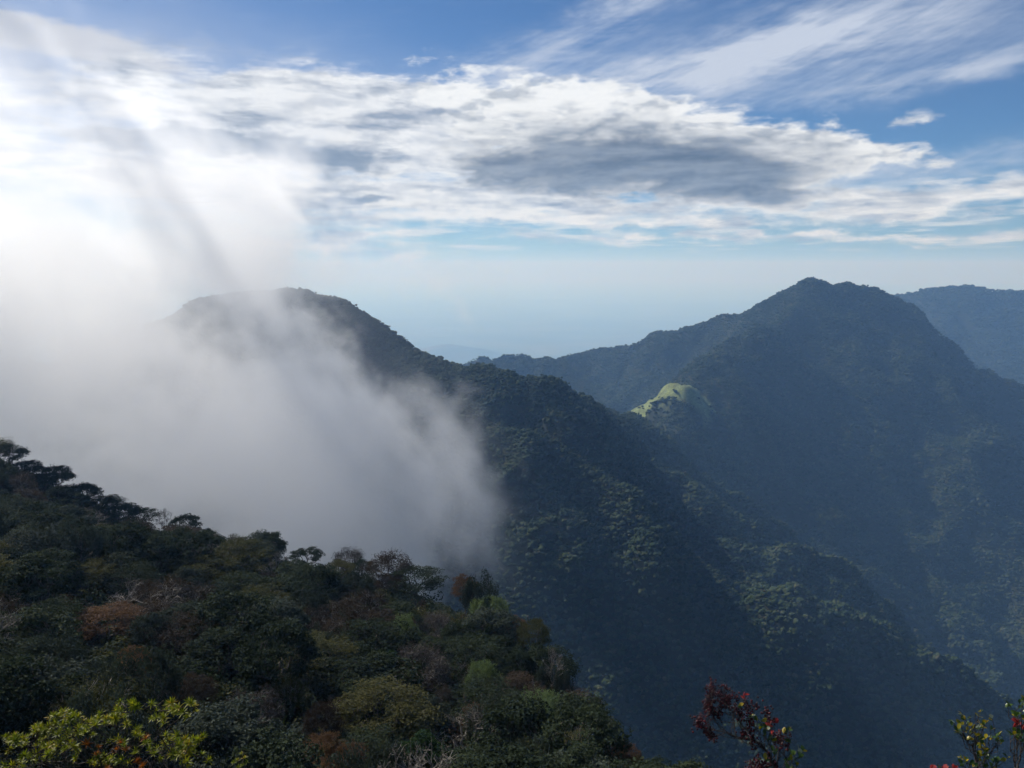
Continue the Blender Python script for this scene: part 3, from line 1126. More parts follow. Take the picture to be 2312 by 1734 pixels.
# trees one can point to: pixel of the top, crown width in pixels, look, label, short name
marks = [
    (14, 1002, 95, 'dark_dome', 'tall dark tree topping the near ridge at the left edge', 'the ridge-top tree'),
    (62, 1036, 80, 'dark_dome', 'dark round tree second from the left edge on the near skyline', None),
    (92, 1066, 70, 'dark_dome', 'dark tree leaning over the mist third from the left edge', None),
    (128, 1094, 80, 'dark_dome', 'dark bushy skyline tree fourth from the left edge', None),
    (172, 1110, 75, 'dark_open', 'thin dark skyline tree right of the bushy ridge trees', None),
    (226, 1124, 80, 'dark_open', 'open skyline tree with sky showing through its crown', 'the open skyline tree'),
    (272, 1138, 86, 'dark_dome', 'dark round-headed tree in the middle of the left skyline', None),
    (318, 1145, 85, 'dark_umbrella', 'broad dark umbrella tree beside the bare skyline twig', None),
    (368, 1146, 42, 'bare', 'thin bare twiggy top sticking up from the left skyline', 'the bare skyline twig'),
    (408, 1160, 88, 'dark_open', 'clumpy open tree with two round heads on the skyline', 'the two-headed skyline tree'),
    (456, 1190, 62, 'dark_open', 'small clumpy tree next to the bare grey skyline branches', None),
    (494, 1198, 84, 'bare', 'bare grey branching tree against the mist on the skyline', 'the bare skyline tree'),
    (530, 1228, 74, 'bare', 'bare tree with curling branch tips right end of left skyline', None),
    (612, 1252, 74, 'bare', 'small half-bare tree with yellowish leaves against the mist', 'the half-bare tree'),
    (694, 1232, 96, 'dark_open', 'dark tree rising highest on the middle skyline against mist', 'the middle skyline tree'),
    (760, 1266, 86, 'olive_umbrella', 'olive flat tree on the skyline where the mist ends', None),
    (812, 1264, 80, 'dark_umbrella', 'dark flat-topped tree leaning over the valley below the mist', None),
    (930, 1284, 165, 'dark_umbrella', 'wide dark umbrella tree on the ridge edge over the valley', 'the wide ridge-edge tree'),
    (880, 1298, 92, 'brown_umbrella', 'brown tinged flat tree left of the wide ridge-edge umbrella tree', None),
    (1048, 1296, 72, 'rust_umbrella', 'small rust and gold flat tree jutting from ridge edge', 'the jutting rusty tree'),
    (1102, 1346, 100, 'pine_feather', 'sunlit feathery pale green tree at the ridge edge', 'the sunlit feathery tree'),
    (1164, 1390, 66, 'rust_umbrella', 'small golden flat tree right of the sunlit feathery tree', None),
    (1206, 1404, 98, 'olive_umbrella', 'olive layered tree with sunlit shelves on the right rim', 'the sunlit olive tree'),
    (1252, 1458, 60, 'bare', 'thin bare grey tree on the right rim above the valley', None),
    (1272, 1502, 60, 'slate_feather', 'small feathery tree overhanging the right rim of the hillside', None),
    (1236, 1494, 84, 'slate_feather', 'dark feathery tree just inside the right rim', None),
    (190, 1272, 140, 'olive_umbrella', 'olive tiered tree alone in the dark upper left forest', 'the olive tiered tree'),
    (333, 1307, 84, 'brown_fuzzy', 'brown upright tree right of the olive tiered tree', None),
    (416, 1283, 96, 'slate_dome', 'grey-green round tree high in the dark middle forest', None),
    (474, 1311, 80, 'slate_feather', 'grey-green feathery tree below the bare skyline tree', None),
    (232, 1376, 188, 'rust_umbrella', 'large rusty brown flat-topped tree with pale trunk showing', 'the large rusty tree'),
    (300, 1460, 100, 'rust_umbrella', 'low rusty tier tree under the large rusty flat-topped tree', None),
    (126, 1418, 150, 'slate_feather', 'big grey-green billowing tree left of the large rusty tree', 'the big grey-green tree'),
    (28, 1458, 130, 'slate_feather', 'grey-green billowing tree at the left edge above the yellow shrub', None),
    (333, 1386, 100, 'slate_dome', 'small green round tree right of the large rusty tree', None),
    (482, 1420, 190, 'dark_dome', 'large dark green dome tree in the middle of forest', 'the large dark dome'),
    (348, 1502, 110, 'olive_fuzzy', 'olive twiggy tree left of the layered brown tree', None),
    (440, 1518, 140, 'brown_umbrella', 'brown layered tree above the yellow-green shrub', 'the brown layered tree'),
    (570, 1552, 160, 'lilac_fuzzy', 'mauve grey fuzzy dome tree right of the brown layered tree', 'the mauve fuzzy tree'),
    (648, 1518, 100, 'olive_fuzzy', 'dull olive tree behind the mauve fuzzy dome tree', None),
    (724, 1584, 104, 'brown_umbrella', 'tan layered tree right of the mauve fuzzy dome', 'the tan layered tree'),
    (764, 1568, 92, 'brown_fuzzy', 'brown twiggy tree behind the tan layered tree', None),
    (722, 1666, 100, 'rust_umbrella', 'rusty flat tree near bottom edge right of bare grey branches', 'the low rusty tree'),
    (782, 1672, 74, 'rust_umbrella', 'small rusty flat tree at the bottom right of its larger rusty twin', None),
    (726, 1716, 96, 'rust_umbrella', 'rusty flat tree cut by the bottom edge of the picture', None),
    (654, 1660, 88, 'bare', 'tangle of bare grey branches at the bottom of the forest', 'the bare grey tangle'),
    (722, 1404, 84, 'slate_feather', 'blue-green feathery tree in the shaded centre of the forest', 'the blue-green feathery tree'),
    (1084, 1487, 92, 'pine_feather', 'sun-touched yellowish feathery tree inside the right rim', 'the sun-touched feathery tree'),
    (912, 1382, 84, 'pine_feather', 'pale green tufted tree below the wide ridge-edge tree', None),
    (978, 1426, 66, 'lilac_fuzzy', 'small grey fuzzy tree catching light in the right forest', None),
    (872, 1468, 64, 'green_dome', 'small fresh green round tree alone in the dark forest', 'the small green tree'),
    (1164, 1464, 92, 'dark_dome', 'black-green round tree under the sunlit olive tree', None),
    (1084, 1588, 104, 'rust_dome', 'glowing orange brown domed tree in the lower right forest', 'the orange domed tree'),
    (1206, 1560, 150, 'pine_feather', 'big sunlit green feathery tree in the lower right forest', 'the big sunlit tree'),
    (946, 1664, 140, 'green_dome', 'bright green domed tree near the bottom edge', 'the bright green dome'),
    (762, 1567, 80, 'brown_fuzzy', 'dark brown tree between the mauve dome and grey-green dome', None),
    (962, 1574, 110, 'slate_dome', 'dull grey-green round tree left of the orange domed tree', 'the dull round tree'),
    (1002, 1545, 66, 'lilac_fuzzy', 'small grey flowering-looking tree above the orange domed tree', None),
    (1338, 1616, 86, 'bare', 'grey nearly bare tree at the foot of the right rim', 'the bare rim tree'),
    (1408, 1668, 84, 'rust_umbrella', 'sunlit orange flat bush tree at the bottom right of hillside', 'the sunlit orange bush tree'),
    (1396, 1704, 80, 'straw_fuzzy', 'pale straw coloured bush below the sunlit orange bush tree', None),
    (1486, 1712, 74, 'straw_fuzzy', 'pale yellow-green bush at the bottom end of the slope', None),
    (1440, 1716, 66, 'olive_fuzzy', 'olive bush between the two pale straw bushes', None),
]
placed = []
for k, (px, py, w, look, label, short) in enumerate(marks):
    tm, cm_, hh, ww = tree_data(look, k)
    D = solve_depth(px, py, hh * .95)
    x, y, zt = at(px, py, D)
    zg = float(near_height(np.array([x]), np.array([y]))[0][0])
    sx = float(np.clip((w / F * D) / (2 * ww) * 1.12, .45, 1.7))
    sz = float(np.clip((zt - zg) / hh, .5, 1.5))
    e = plant_tree(look, k, x, y, zt - hh * sz, sx, sz, random.uniform(0, 6.28))
    tag(e, label, 'tree', 'trees on the near hillside')
    placed.append((x, y, 2.6 * sx, px, py, w, short))

# the rest of the wood
NCAND = 26000
cpx = rng.uniform(-260, 1560, NCAND)
cD = 28 * (205 / 28) ** rng.random(NCAND)
cx = (cpx - IW / 2) / F * cD
czz, csd = near_height(cx, cD)
czt = czz + 6
cdep = cD * math.cos(PITCH) - czt * math.sin(PITCH)
cpx = IW / 2 + cx / cdep * F
cpy = IH / 2 - (cD * math.sin(PITCH) + czt * math.cos(PITCH)) / cdep * F
cok = (csd < 0.6) & (cD > 34) & (cpx > -170) & (cpy < 1830)
for q in placed:      # keep the sight lines to the trees one can point to
    cok &= ~((cD < q[1] + 1.0) & (np.abs(cpx - q[3]) < q[5] * .5 + 1.6 / cdep * F) & (cpy > q[4] - 12) & (cpy < q[4] + .62 * q[5]))
fill = []
QX = np.array([q[0] for q in placed] + [0.0] * 600)
QY = np.array([q[1] for q in placed] + [0.0] * 600)
QR = np.array([q[2] for q in placed] + [0.0] * 600)
nq = len(placed)
for k in np.where(cok)[0]:
    x, y, z, px, py, dep = cx[k], cD[k], czz[k], cpx[k], cpy[k], cdep[k]
    gapr = np.interp(y, [40, 90, 130, 200], [4.4, 5.4, 6.4, 7.4]) * .5 + QR[:nq] * .66
    if nq >= len(QX) or np.any((x - QX[:nq]) ** 2 + (y - QY[:nq]) ** 2 < gapr * gapr):
        continue
    QX[nq], QY[nq], QR[nq] = x, y, 2.35
    nq += 1
    fill.append((float(x), float(y), float(z), float(px), float(py), float(dep)))
print('fill trees', len(fill))
looks = ['dark_dome'] * 11 + ['dark_umbrella'] * 3 + ['dark_open'] * 2 + ['slate_dome'] * 3 + ['slate_feather'] * 3 + ['olive_fuzzy'] * 2 + ['brown_fuzzy'] * 2 \
    + ['lilac_fuzzy'] * 2 + ['brown_umbrella'] + ['bare'] + ['olive_umbrella']
named = [(p[3], p[4], p[6]) for p in placed if p[6]]
used_labels = {m_[4] for m_ in marks}
for k, (x, y, z, px, py, dep) in enumerate(fill):
    look = random.choice(looks)
    s = random.uniform(.88, 1.36) * float(np.interp(y, [40, 90, 200], [.95, 1.05, 1.15]))
    e = plant_tree(look, random.randrange(4), x, y, z, s * random.uniform(.9, 1.12), s * random.uniform(.82, 1.12), random.uniform(0, 6.28))
    phrase = STYLE[look][2]
    size = 'small ' if s < 1.0 else 'large ' if s > 1.22 else ''
    near_ = sorted(named, key=lambda q: math.hypot(px - q[0], py - q[1]))
    label = None
    for q in near_[:14]:
        ddx, ddy = px - q[0], py - q[1]
        side = ('right of' if ddx > 0 else 'left of') if abs(ddx) > 1.8 * abs(ddy) else ('below' if ddy > 0 else 'above') if abs(ddy) > 1.8 * abs(ddx) \
            else (('below' if ddy > 0 else 'above') + ' and ' + ('right of' if ddx > 0 else 'left of'))
        dist = math.hypot(ddx, ddy)
        how = 'just ' if dist < 90 else '' if dist < 190 else 'well '
        lb = f'{size}{phrase} {how}{side} {q[2]}'
        if lb not in used_labels:
            label = lb
            break
    if label is None:
        label = f'{size}{phrase} in the crowded shaded forest'
    used_labels.add(label)
    tag(e, label, 'tree', 'trees on the near hillside')

# undergrowth between and below the trees
def bush_mesh(seed, fol):
    r = np.random.default_rng(seed)
    Ls = []
    for _ in range(9):
        p = np.array([r.normal(0, .38), r.normal(0, .38), .45 + r.uniform(-.2, .4)])
        n = 60
        v = r.normal(size=(n, 3))
        v /= np.linalg.norm(v, axis=1)[:, None]
        q = p + v * np.array([.42, .42, .36]) * (r.uniform(.4, 1, n) ** .5)[:, None]
        Ls.append(leaves(q, v + np.array([0, 0, .5]) + r.normal(size=(n, 3)) * .5, .15, .55, r))
    V, Fc = merge(Ls)
    me = new_mesh('bush', V, Fc, False)
    me.materials.append(LEAF[fol])
    return me


bush_protos = [bpy.data.objects.new('bush_shape', bush_mesh(900 + i, f_)) for i, f_ in enumerate(('dark', 'dark', 'slate', 'olive', 'brown', 'dark'))]
NG_BUSH = scatter_group(bush_protos)
x, y = jitter_grid(-210, 60, 14, 225, 1.75)
z, sd = near_height(x, y)
kk = (np.degrees(np.arctan2(x, y)) > -52) & (sd < 24)
x, y, z = x[kk], y[kk], z[kk]
n = len(x)
sc = rng.uniform(1.3, 2.9, n) * np.clip(y / 40, .35, 1)
ob = scatter('undergrowth', np.stack([x, y, z - .2], -1), rng.integers(0, len(bush_protos), n),
             np.stack([rng.normal(0, .2, n), rng.normal(0, .2, n), rng.uniform(0, 6.28, n)], -1), np.stack([sc, sc, sc * rng.uniform(.7, 1.3, n)], -1), NG_BUSH)
tag(ob, 'dark undergrowth filling the gaps between the trees of the near hillside', 'undergrowth', kind='stuff')

# ------------------------------------------------------------------ shrubs on the ledge in front of the viewer
M_TWIG = mat_bark('twig', (0.035, 0.028, 0.026), (0.13, 0.115, 0.105), 60.0)
YG = [(0.0, (.055, .085, .010)), (.35, (.130, .170, .016)), (.7, (.240, .255, .026)), (1.0, (.330, .200, .032))]
M_ROSETTE = mat_leaf('rosette_leaf', YG, .42, .45, (1.25, 1.2, .5), 9.0)
M_OLDROSETTE = mat_leaf('old_rosette_leaf', [(0.0, (.10, .035, .012)), (.5, (.22, .085, .018)), (1.0, (.30, .17, .03))], .4, .5, (1.3, 1.0, .5), 9.0)
M_LGREEN = mat_leaf('glossy_green_leaf', [(0.0, (.020, .045, .012)), (.6, (.045, .085, .020)), (1.0, (.10, .14, .03))], .25, .28, (1.2, 1.3, .5), 20.0)
M_LYELLOW = mat_leaf('yellow_leaf', [(0.0, (.09, .11, .015)), (.5, (.24, .21, .02)), (1.0, (.42, .29, .025))], .35, .35, (1.2, 1.1, .5), 20.0)
M_LPALESHEEN = mat_leaf('pale_sheen_leaf', [(0.0, (.10, .14, .10)), (1.0, (.22, .26, .21))], .3, .3, (1, 1, .9), 20.0)  # pale undersides with their glossy reflection put into the base colour
M_LRED = mat_leaf('red_leaf', [(0.0, (.16, .018, .022)), (.6, (.30, .045, .045)), (1.0, (.38, .12, .07))], .4, .35, (1.3, .9, .8), 20.0)
M_BERRY = mat_leaf('berry', [(0.0, (.012, .004, .005)), (.5, (.030, .005, .008)), (.8, (.075, .009, .012)), (1.0, (.16, .018, .018))], .05, .22, (1, .8, .8), 60.0)


def blade(L, w, n=5, curl=.25, fold=.25, tip=.9, base=.25):
    """one leaf along +X with a folded midrib; vertices and quads"""
    V, Fc = [], []
    for i in range(n):
        t = i / (n - 1)
        ww = w * (math.sin(math.pi * (base + (1 - base) * t) ** tip) if t < 1 else 0) * .5
        z = -curl * L * t * t
        V += [(L * t, -ww, z + fold * ww), (L * t, 0, z), (L * t, ww, z + fold * ww)]
    for i in range(n - 1):
        a = i * 3
        Fc += [(a, a + 1, a + 4, a + 3), (a + 1, a + 2, a + 5, a + 4)]
    return np.array(V), np.array(Fc)


def rot_to(d, roll, r):
    q = Vector(d).to_track_quat('X', 'Z')
    return np.array((q @ Quaternion((1, 0, 0), roll)).to_matrix())


def rosette_mesh(seed, mat):
    r = np.random.default_rng(seed)
    parts = []
    nl = 17
    for i in range(nl):
        a = i * 2.39996 + r.uniform(-.2, .2)
        el = R(8 + 68 * i / nl + r.uniform(-9, 9))
        V, Fc = blade(r.uniform(.030, .044), r.uniform(.0065, .0085), 4, r.uniform(.05, .3), .35, 1.0, .12)
        M = rot_to((math.cos(a) * math.cos(el), math.sin(a) * math.cos(el), math.sin(el)), r.uniform(-.4, .4), r)
        parts.append((V @ M.T, Fc))
    V, Fc = merge(parts)
    me = new_mesh('leaf_rosette', V, Fc, True)
    me.materials.append(mat)
    return me


def leaf_mesh(seed, mat, L=.026, w=.0165):
    r = np.random.default_rng(seed)
    V, Fc = blade(L, w, 6, r.uniform(-.1, .3), r.uniform(.1, .4), 1.25, .06)
    me = new_mesh('leaf', V, Fc, True)
    me.materials.append(mat)
    return me


def berry_mesh(seed):
    r = np.random.default_rng(seed)
    V0, F0 = ico(1)
    parts = []
    for k in range(11):
        p = np.array([r.normal(0, .0062), r.normal(0, .0062), r.normal(0, .0085)])
        parts.append((V0 * r.uniform(.0027, .0036) + p, F0))
    V, Fc = merge(parts)
    me = new_mesh('berry_cluster', V, Fc, True)
    me.materials.append(M_BERRY)
    return me


class Shrub:
    def __init__(self, name, label, root_px, root_D, trunk, seed, tip_r=.0014):
        self.r = np.random.default_rng(seed)
        x, y, _ = at(root_px, 1734, root_D)
        z = float(near_height(np.array([x]), np.array([y]))[0][0]) - .08
        self.root = np.array([x, y, z])
        self.e = bpy.data.objects.new(name, None)
        self.e.location = self.root
        self.e.empty_display_size = .2
        col.objects.link(self.e)
        tag(self.e, label, 'shrub')
        self.P = [self.root]
        self.par = [-1]
        self.tip_r = tip_r
        last = 0
        for p in trunk:
            last = self.path(last, np.array(p))
        self.trunk_end = last

    def path(self, i, p, wob=.10, n=4):
        p0 = self.P[i]
        L = np.linalg.norm(p - p0)
        for k in range(1, n + 1):
            t = k / n
            q = p0 + (p - p0) * t + (self.r.normal(size=3) * wob * L * .4 * math.sin(math.pi * t) if k < n else 0)
            q[2] -= .06 * L * math.sin(math.pi * t)
            self.P.append(q)
            self.par.append(i)
            i = len(self.P) - 1
        return i

    def branch(self, pts, start=None):
        """an explicit bough through points, from the nearest node"""
        i = self.nearest(np.array(pts[0])) if start is None else start
        for p in pts:
            i = self.path(i, np.array(p), .08, 3)
        return i

    def nearest(self, p):
        Q = np.array(self.P)
        d = np.linalg.norm(Q - p, axis=1)
        rd = np.linalg.norm(Q - self.root, axis=1)
        pen = np.where(rd > np.linalg.norm(p - self.root) * .97, .15, 0) + np.maximum(0, Q[:, 2] - p[2] + .01) * .8
        return int(np.argmin(d + pen))

    def tip(self, p):
        p = np.array(p)
        i = self.path(self.nearest(p), p, .16, 4)
        d = self.P[i] - self.P[self.par[i]]
        return p, d / (np.linalg.norm(d) + 1e-9)

    def finish(self):
        n = len(self.P)
        rad = np.zeros(n)
        for i in range(n - 1, -1, -1):
            if rad[i] == 0:
                rad[i] = self.tip_r ** 2.5
            if self.par[i] >= 0:
                rad[self.par[i]] += rad[i]
        rad = np.minimum(rad ** (1 / 2.5), .03)
        parts = []
        for i in range(1, n):
            j = self.par[i]
            if np.linalg.norm(self.P[i] - self.P[j]) < 1e-6:
                continue
            parts.append(tube(np.array([self.P[j], self.P[i]]) - self.root, [min(rad[j], rad[i] * 1.5), rad[i]], 5))
        V, Fc = merge(parts)
        add_obj('branches', new_mesh('branches', V, Fc, True), M_TWIG, self.e)

    def put(self, name, me, p, M, s):
        o = add_obj(name, me, None, self.e)
        T = Matrix.Translation(Vector(np.asarray(p) - self.root)) @ Matrix(M.tolist()).to_4x4() @ Matrix.Diagonal((s, s, s, 1))
        o.matrix_local = T
        return o


def zoomed(pts, ox, oy, k):
    return [(ox + p[0] * k, oy + p[1] * k) for p in pts]


# --- yellow-green rosette shrub, lower left
ros = [rosette_mesh(s_, M_ROSETTE) for s_ in range(6)]
oldros = [rosette_mesh(60 + s_, M_OLDROSETTE) for s_ in range(2)]
tips = zoomed([(1075, 140), (1165, 150), (1210, 185), (1350, 165), (1530, 150), (1690, 145), (1725, 180), (1600, 190), (1640, 230), (1560, 235), (1480, 225), (1400, 280),
               (1460, 285), (1080, 215), (1100, 260), (900, 240), (950, 290), (1030, 290), (620, 230), (540, 260), (700, 270), (740, 310), (640, 320), (560, 340), (820, 310),
               (880, 290), (360, 370), (430, 360), (310, 400), (60, 450), (150, 470), (210, 470), (180, 500), (240, 490), (100, 560), (220, 620), (260, 650), (330, 600),
               (420, 550), (470, 510), (540, 500), (600, 560), (650, 540), (680, 640), (870, 640), (930, 630), (1000, 640), (900, 680), (1040, 680), (1100, 510), (1210, 430),
               (1240, 380), (1130, 335), (1050, 470), (1340, 505), (1210, 580), (1480, 440), (1580, 440), (1500, 480), (1460, 520), (1650, 470), (1720, 465), (1600, 520),
               (1670, 510), (1805, 450), (1795, 610), (1380, 600), (1400, 560), (1620, 570), (1700, 600), (1660, 680), (1720, 540), (1580, 620), (40, 700), (120, 700), (180, 690),
               (770, 370), (700, 380), (780, 340), (850, 350), (500, 330), (600, 280), (490, 260), (660, 250), (1000, 260), (1060, 250), (330, 360), (400, 390), (450, 400),
               (130, 450), (90, 480), (250, 450), (510, 540), (450, 580), (390, 520), (560, 560), (630, 500), (960, 680), (840, 690), (1090, 660), (1540, 600), (1660, 560),
               (600, 420), (680, 430), (760, 420), (540, 400), (450, 440)], 0, 1550, .2532)
sh = Shrub('yellow_green_shrub', 'sunlit yellow-green shrub with leaf rosettes at the bottom left corner', 250, 4.3,
           [at(240, 1960, 4.3), at(245, 1830, 4.25)], 11)
for bt in ([(245, 1790), (310, 1690), (380, 1640), (425, 1600)], [(235, 1790), (200, 1720), (150, 1660), (135, 1630)], [(255, 1790), (270, 1700), (262, 1640)],
           [(240, 1780), (150, 1740), (60, 1700)], [(260, 1790), (360, 1745), (430, 1715)]):
    D_ = 4.25 + random.uniform(-.25, .25)
    sh.branch([at(px, py, D_) for px, py in bt], sh.trunk_end)
n_old = 0
for px, py in tips:
    D_ = 4.25 + random.gauss(0, .16)
    p, d = sh.tip(at(px, py, D_))
    d = d * .5 + np.array([random.gauss(0, .25), -.25 + random.gauss(0, .25), .9])
    q = np.array(Vector(d).to_track_quat('Z', 'X').to_matrix()) @ np.array(Matrix.Rotation(random.uniform(0, 6.28), 3, 'Z'))
    sh.put('leaf_rosette', random.choice(ros), p, q, random.uniform(.8, 1.22))
    p, d = sh.tip(at(px + random.gauss(0, 9), py + abs(random.gauss(6, 6)), D_ + random.gauss(0, .05)))
    sh.put('leaf_rosette', random.choice(ros), p, q @ np.array(Matrix.Rotation(random.gauss(0, .4), 3, 'X')), random.uniform(.6, 1.05))
for k in range(34):     # older, browner rosettes and dead twigs inside
    px, py = random.uniform(190, 330), random.uniform(1665, 1760)
    p, d = sh.tip(at(px, py, 4.3 + random.gauss(0, .12)))
    if k % 3 == 0:
        q = np.array(Matrix.Rotation(random.uniform(0, 6.28), 3, 'Z')) @ np.array(Matrix.Rotation(random.gauss(0, .6), 3, 'X'))
        sh.put('leaf_rosette', random.choice(oldros), p, q, random.uniform(.7, 1.1))
for k in range(46):     # bare twigs
    px, py = random.uniform(60, 440), random.uniform(1610, 1740)
    sh.tip(at(px, py, 4.25 + random.gauss(0, .15)))
sh.finish()

# --- small sprig beside it
sp = Shrub('leafy_sprig', 'small yellow-leaved sprig at the bottom right of the rosette shrub', 540, 4.0, [at(540, 1850, 4.0)], 12)
for px, py in ((545, 1702), (552, 1712), (536, 1716), (528, 1722), (548, 1728), (556, 1722), (538, 1733)):
    p, d = sp.tip(at(px, py, 4.0 + random.gauss(0, .04)))
    q = np.array(Vector(d * .5 + np.array([0, -.2, 1])).to_track_quat('Z', 'X').to_matrix()) @ np.array(Matrix.Rotation(random.uniform(0, 6.28), 3, 'Z'))
    sp.put('leaf_rosette', random.choice(ros), p, q, random.uniform(.42, .62))
sp.finish()

leafm = {c_: [leaf_mesh(200 + 10 * k + j, m_) for j in range(3)] for k, (c_, m_) in enumerate((('g', M_LGREEN), ('y', M_LYELLOW), ('p', M_LPALESHEEN), ('r', M_LRED)))}
berm = [berry_mesh(300 + k) for k in range(5)]


def put_leaf(sh, px, py, D_, kind, s=1.0):
    p = np.array(at(px, py, D_))
    out = np.array([random.gauss(0, .6), random.gauss(-.15, .5), random.uniform(.1, 1.2)])
    out /= np.linalg.norm(out)
    a = p - out * .012 * s
    sh.tip(a)
    M = rot_to(out, random.uniform(-1.2, 1.2), None)
    sh.put('leaf', random.choice(leafm[kind]), a, M, s)
    for _ in range(2):      # its neighbours on the same twig end
        o2 = out + np.array([random.gauss(0, .7), random.gauss(0, .6), random.gauss(.1, .45)])
        o2 /= np.linalg.norm(o2)
        k2 = kind if kind == 'r' else random.choice('gggyy' if kind != 'g' else 'ggggy')
        sh.put('leaf', random.choice(leafm[k2]), a - out * random.uniform(0, .008), rot_to(o2, random.uniform(-1.2, 1.2), None), s * random.uniform(.6, .95))


# --- red berry shrub
D_B = 2.65
Z5 = lambda x_, y_: at(1500 + x_ * .1808, 1500 + y_ * .1808, D_B + random.gauss(0, .025))
bs = Shrub('berry_shrub', 'arching shrub with dark red berry clusters at the bottom right', 1765, 2.75, [at(1770, 1900, 2.7), Z5(1400, 1400)], 13, .0009)
bs.branch([Z5(1310, 1110), Z5(1180, 975), Z5(1050, 918), Z5(900, 908), Z5(800, 852), Z5(700, 802), Z5(640, 700), Z5(560, 665)], bs.trunk_end)
bs.branch([Z5(1330, 1050), Z5(1275, 930), Z5(1120, 770), Z5(1050, 640), Z5(990, 520)], bs.trunk_end)
bs.branch([Z5(1030, 812), Z5(930, 690), Z5(850, 632), Z5(760, 602), Z5(640, 630), Z5(590, 500), Z5(600, 330)])
bs.branch([Z5(920, 730), Z5(760, 715), Z5(600, 680), Z5(460, 700)])
bs.branch([Z5(780, 850), Z5(640, 890), Z5(560, 880)])
bs.branch([Z5(1430, 1050), Z5(1350, 960), Z5(1300, 800), Z5(1290, 650)], bs.trunk_end)
bs.branch([Z5(1560, 1250), Z5(1500, 1130), Z5(1390, 1000), Z5(1440, 900)], bs.trunk_end)
bs.branch([Z5(850, 600), Z5(800, 520), Z5(740, 420), Z5(750, 290)])
for x_, y_ in [(590, 220), (540, 290), (600, 330), (560, 400), (520, 480), (570, 540), (520, 590), (640, 590), (760, 280), (700, 330), (750, 400), (830, 370), (890, 400),
               (770, 460), (720, 510), (420, 690), (400, 730), (470, 760), (520, 740), (520, 860), (570, 890), (610, 920), (930, 600), (1010, 480), (1020, 520), (1140, 480),
               (1050, 700), (1090, 720), (1280, 560), (1290, 640), (1340, 680), (1000, 860), (960, 870), (1070, 820), (1110, 930), (1100, 1000), (1440, 860), (1450, 920),
               (1570, 870), (1520, 1000), (1150, 1180), (1100, 1230), (1180, 1260), (1300, 1160), (1350, 1200), (1280, 1250), (1060, 1280), (1380, 1250), (550, 350), (610, 270),
               (540, 440), (580, 470), (540, 540), (690, 400), (730, 350), (800, 420), (730, 460), (680, 450), (600, 600), (680, 600), (440, 650), (430, 760), (560, 860),
               (600, 880), (1210, 1230), (1120, 1270), (1240, 1280), (900, 560), (860, 520), (960, 640), (1060, 560), (1420, 960), (1480, 940), (1390, 900)]:
    p, d = bs.tip(Z5(x_, y_))
    M = np.array(Matrix.Rotation(random.uniform(0, 6.28), 3, 'Z')) @ np.array(Matrix.Rotation(random.gauss(0, .5), 3, 'X'))
    bs.put('berry_cluster', random.choice(berm), p, M, random.uniform(.9, 1.35))
    bs.put('berry_cluster', random.choice(berm), p - d * .011 + np.array([random.gauss(0, .004), 0, random.gauss(0, .004)]), M.T, random.uniform(.7, 1.1))
for x_, y_, k in [(955, 500, 'y'), (1110, 640, 'p'), (1200, 710, 'y'), (1250, 690, 'y'), (1160, 670, 'y'), (1220, 780, 'g'), (1260, 770, 'g'), (1250, 840, 'g'), (1320, 920, 'g'),
                  (1370, 920, 'p'), (1510, 830, 'g'), (1570, 800, 'y'), (1550, 960, 'g'), (1580, 1090, 'g'), (1670, 1030, 'g'), (1690, 1120, 'g'), (1620, 1160, 'g'), (1570, 1190, 'g'),
                  (1600, 1270, 'g'), (1260, 1150, 'y'), (1210, 1190, 'p'), (1000, 400, 'r'), (985, 430, 'r'), (1020, 380, 'r'), (1330, 730, 'r'), (1390, 700, 'r'), (1350, 850, 'r'),
                  (1300, 720, 'r'), (600, 820, 'p'), (875, 455, 'p'), (1155, 775, 'p'), (1520, 1230, 'g'), (1640, 1220, 'g'), (1540, 1280, 'g'), (1700, 1080, 'p'), (1490, 1180, 'g'),
                  (1350, 1040, 'g'), (1390, 1080, 'g'), (1290, 800, 'p'), (1090, 660, 'g')]:
    x3 = at(1500 + x_ * .1808, 1500 + y_ * .1808, 1.0)
    put_leaf(bs, 1500 + x_ * .1808, 1500 + y_ * .1808, D_B + random.gauss(0, .02), k, random.uniform(.75, 1.05) * (.5 if (x_, y_) in ((600, 820), (875, 455), (1155, 775)) else 1))
bs.finish()

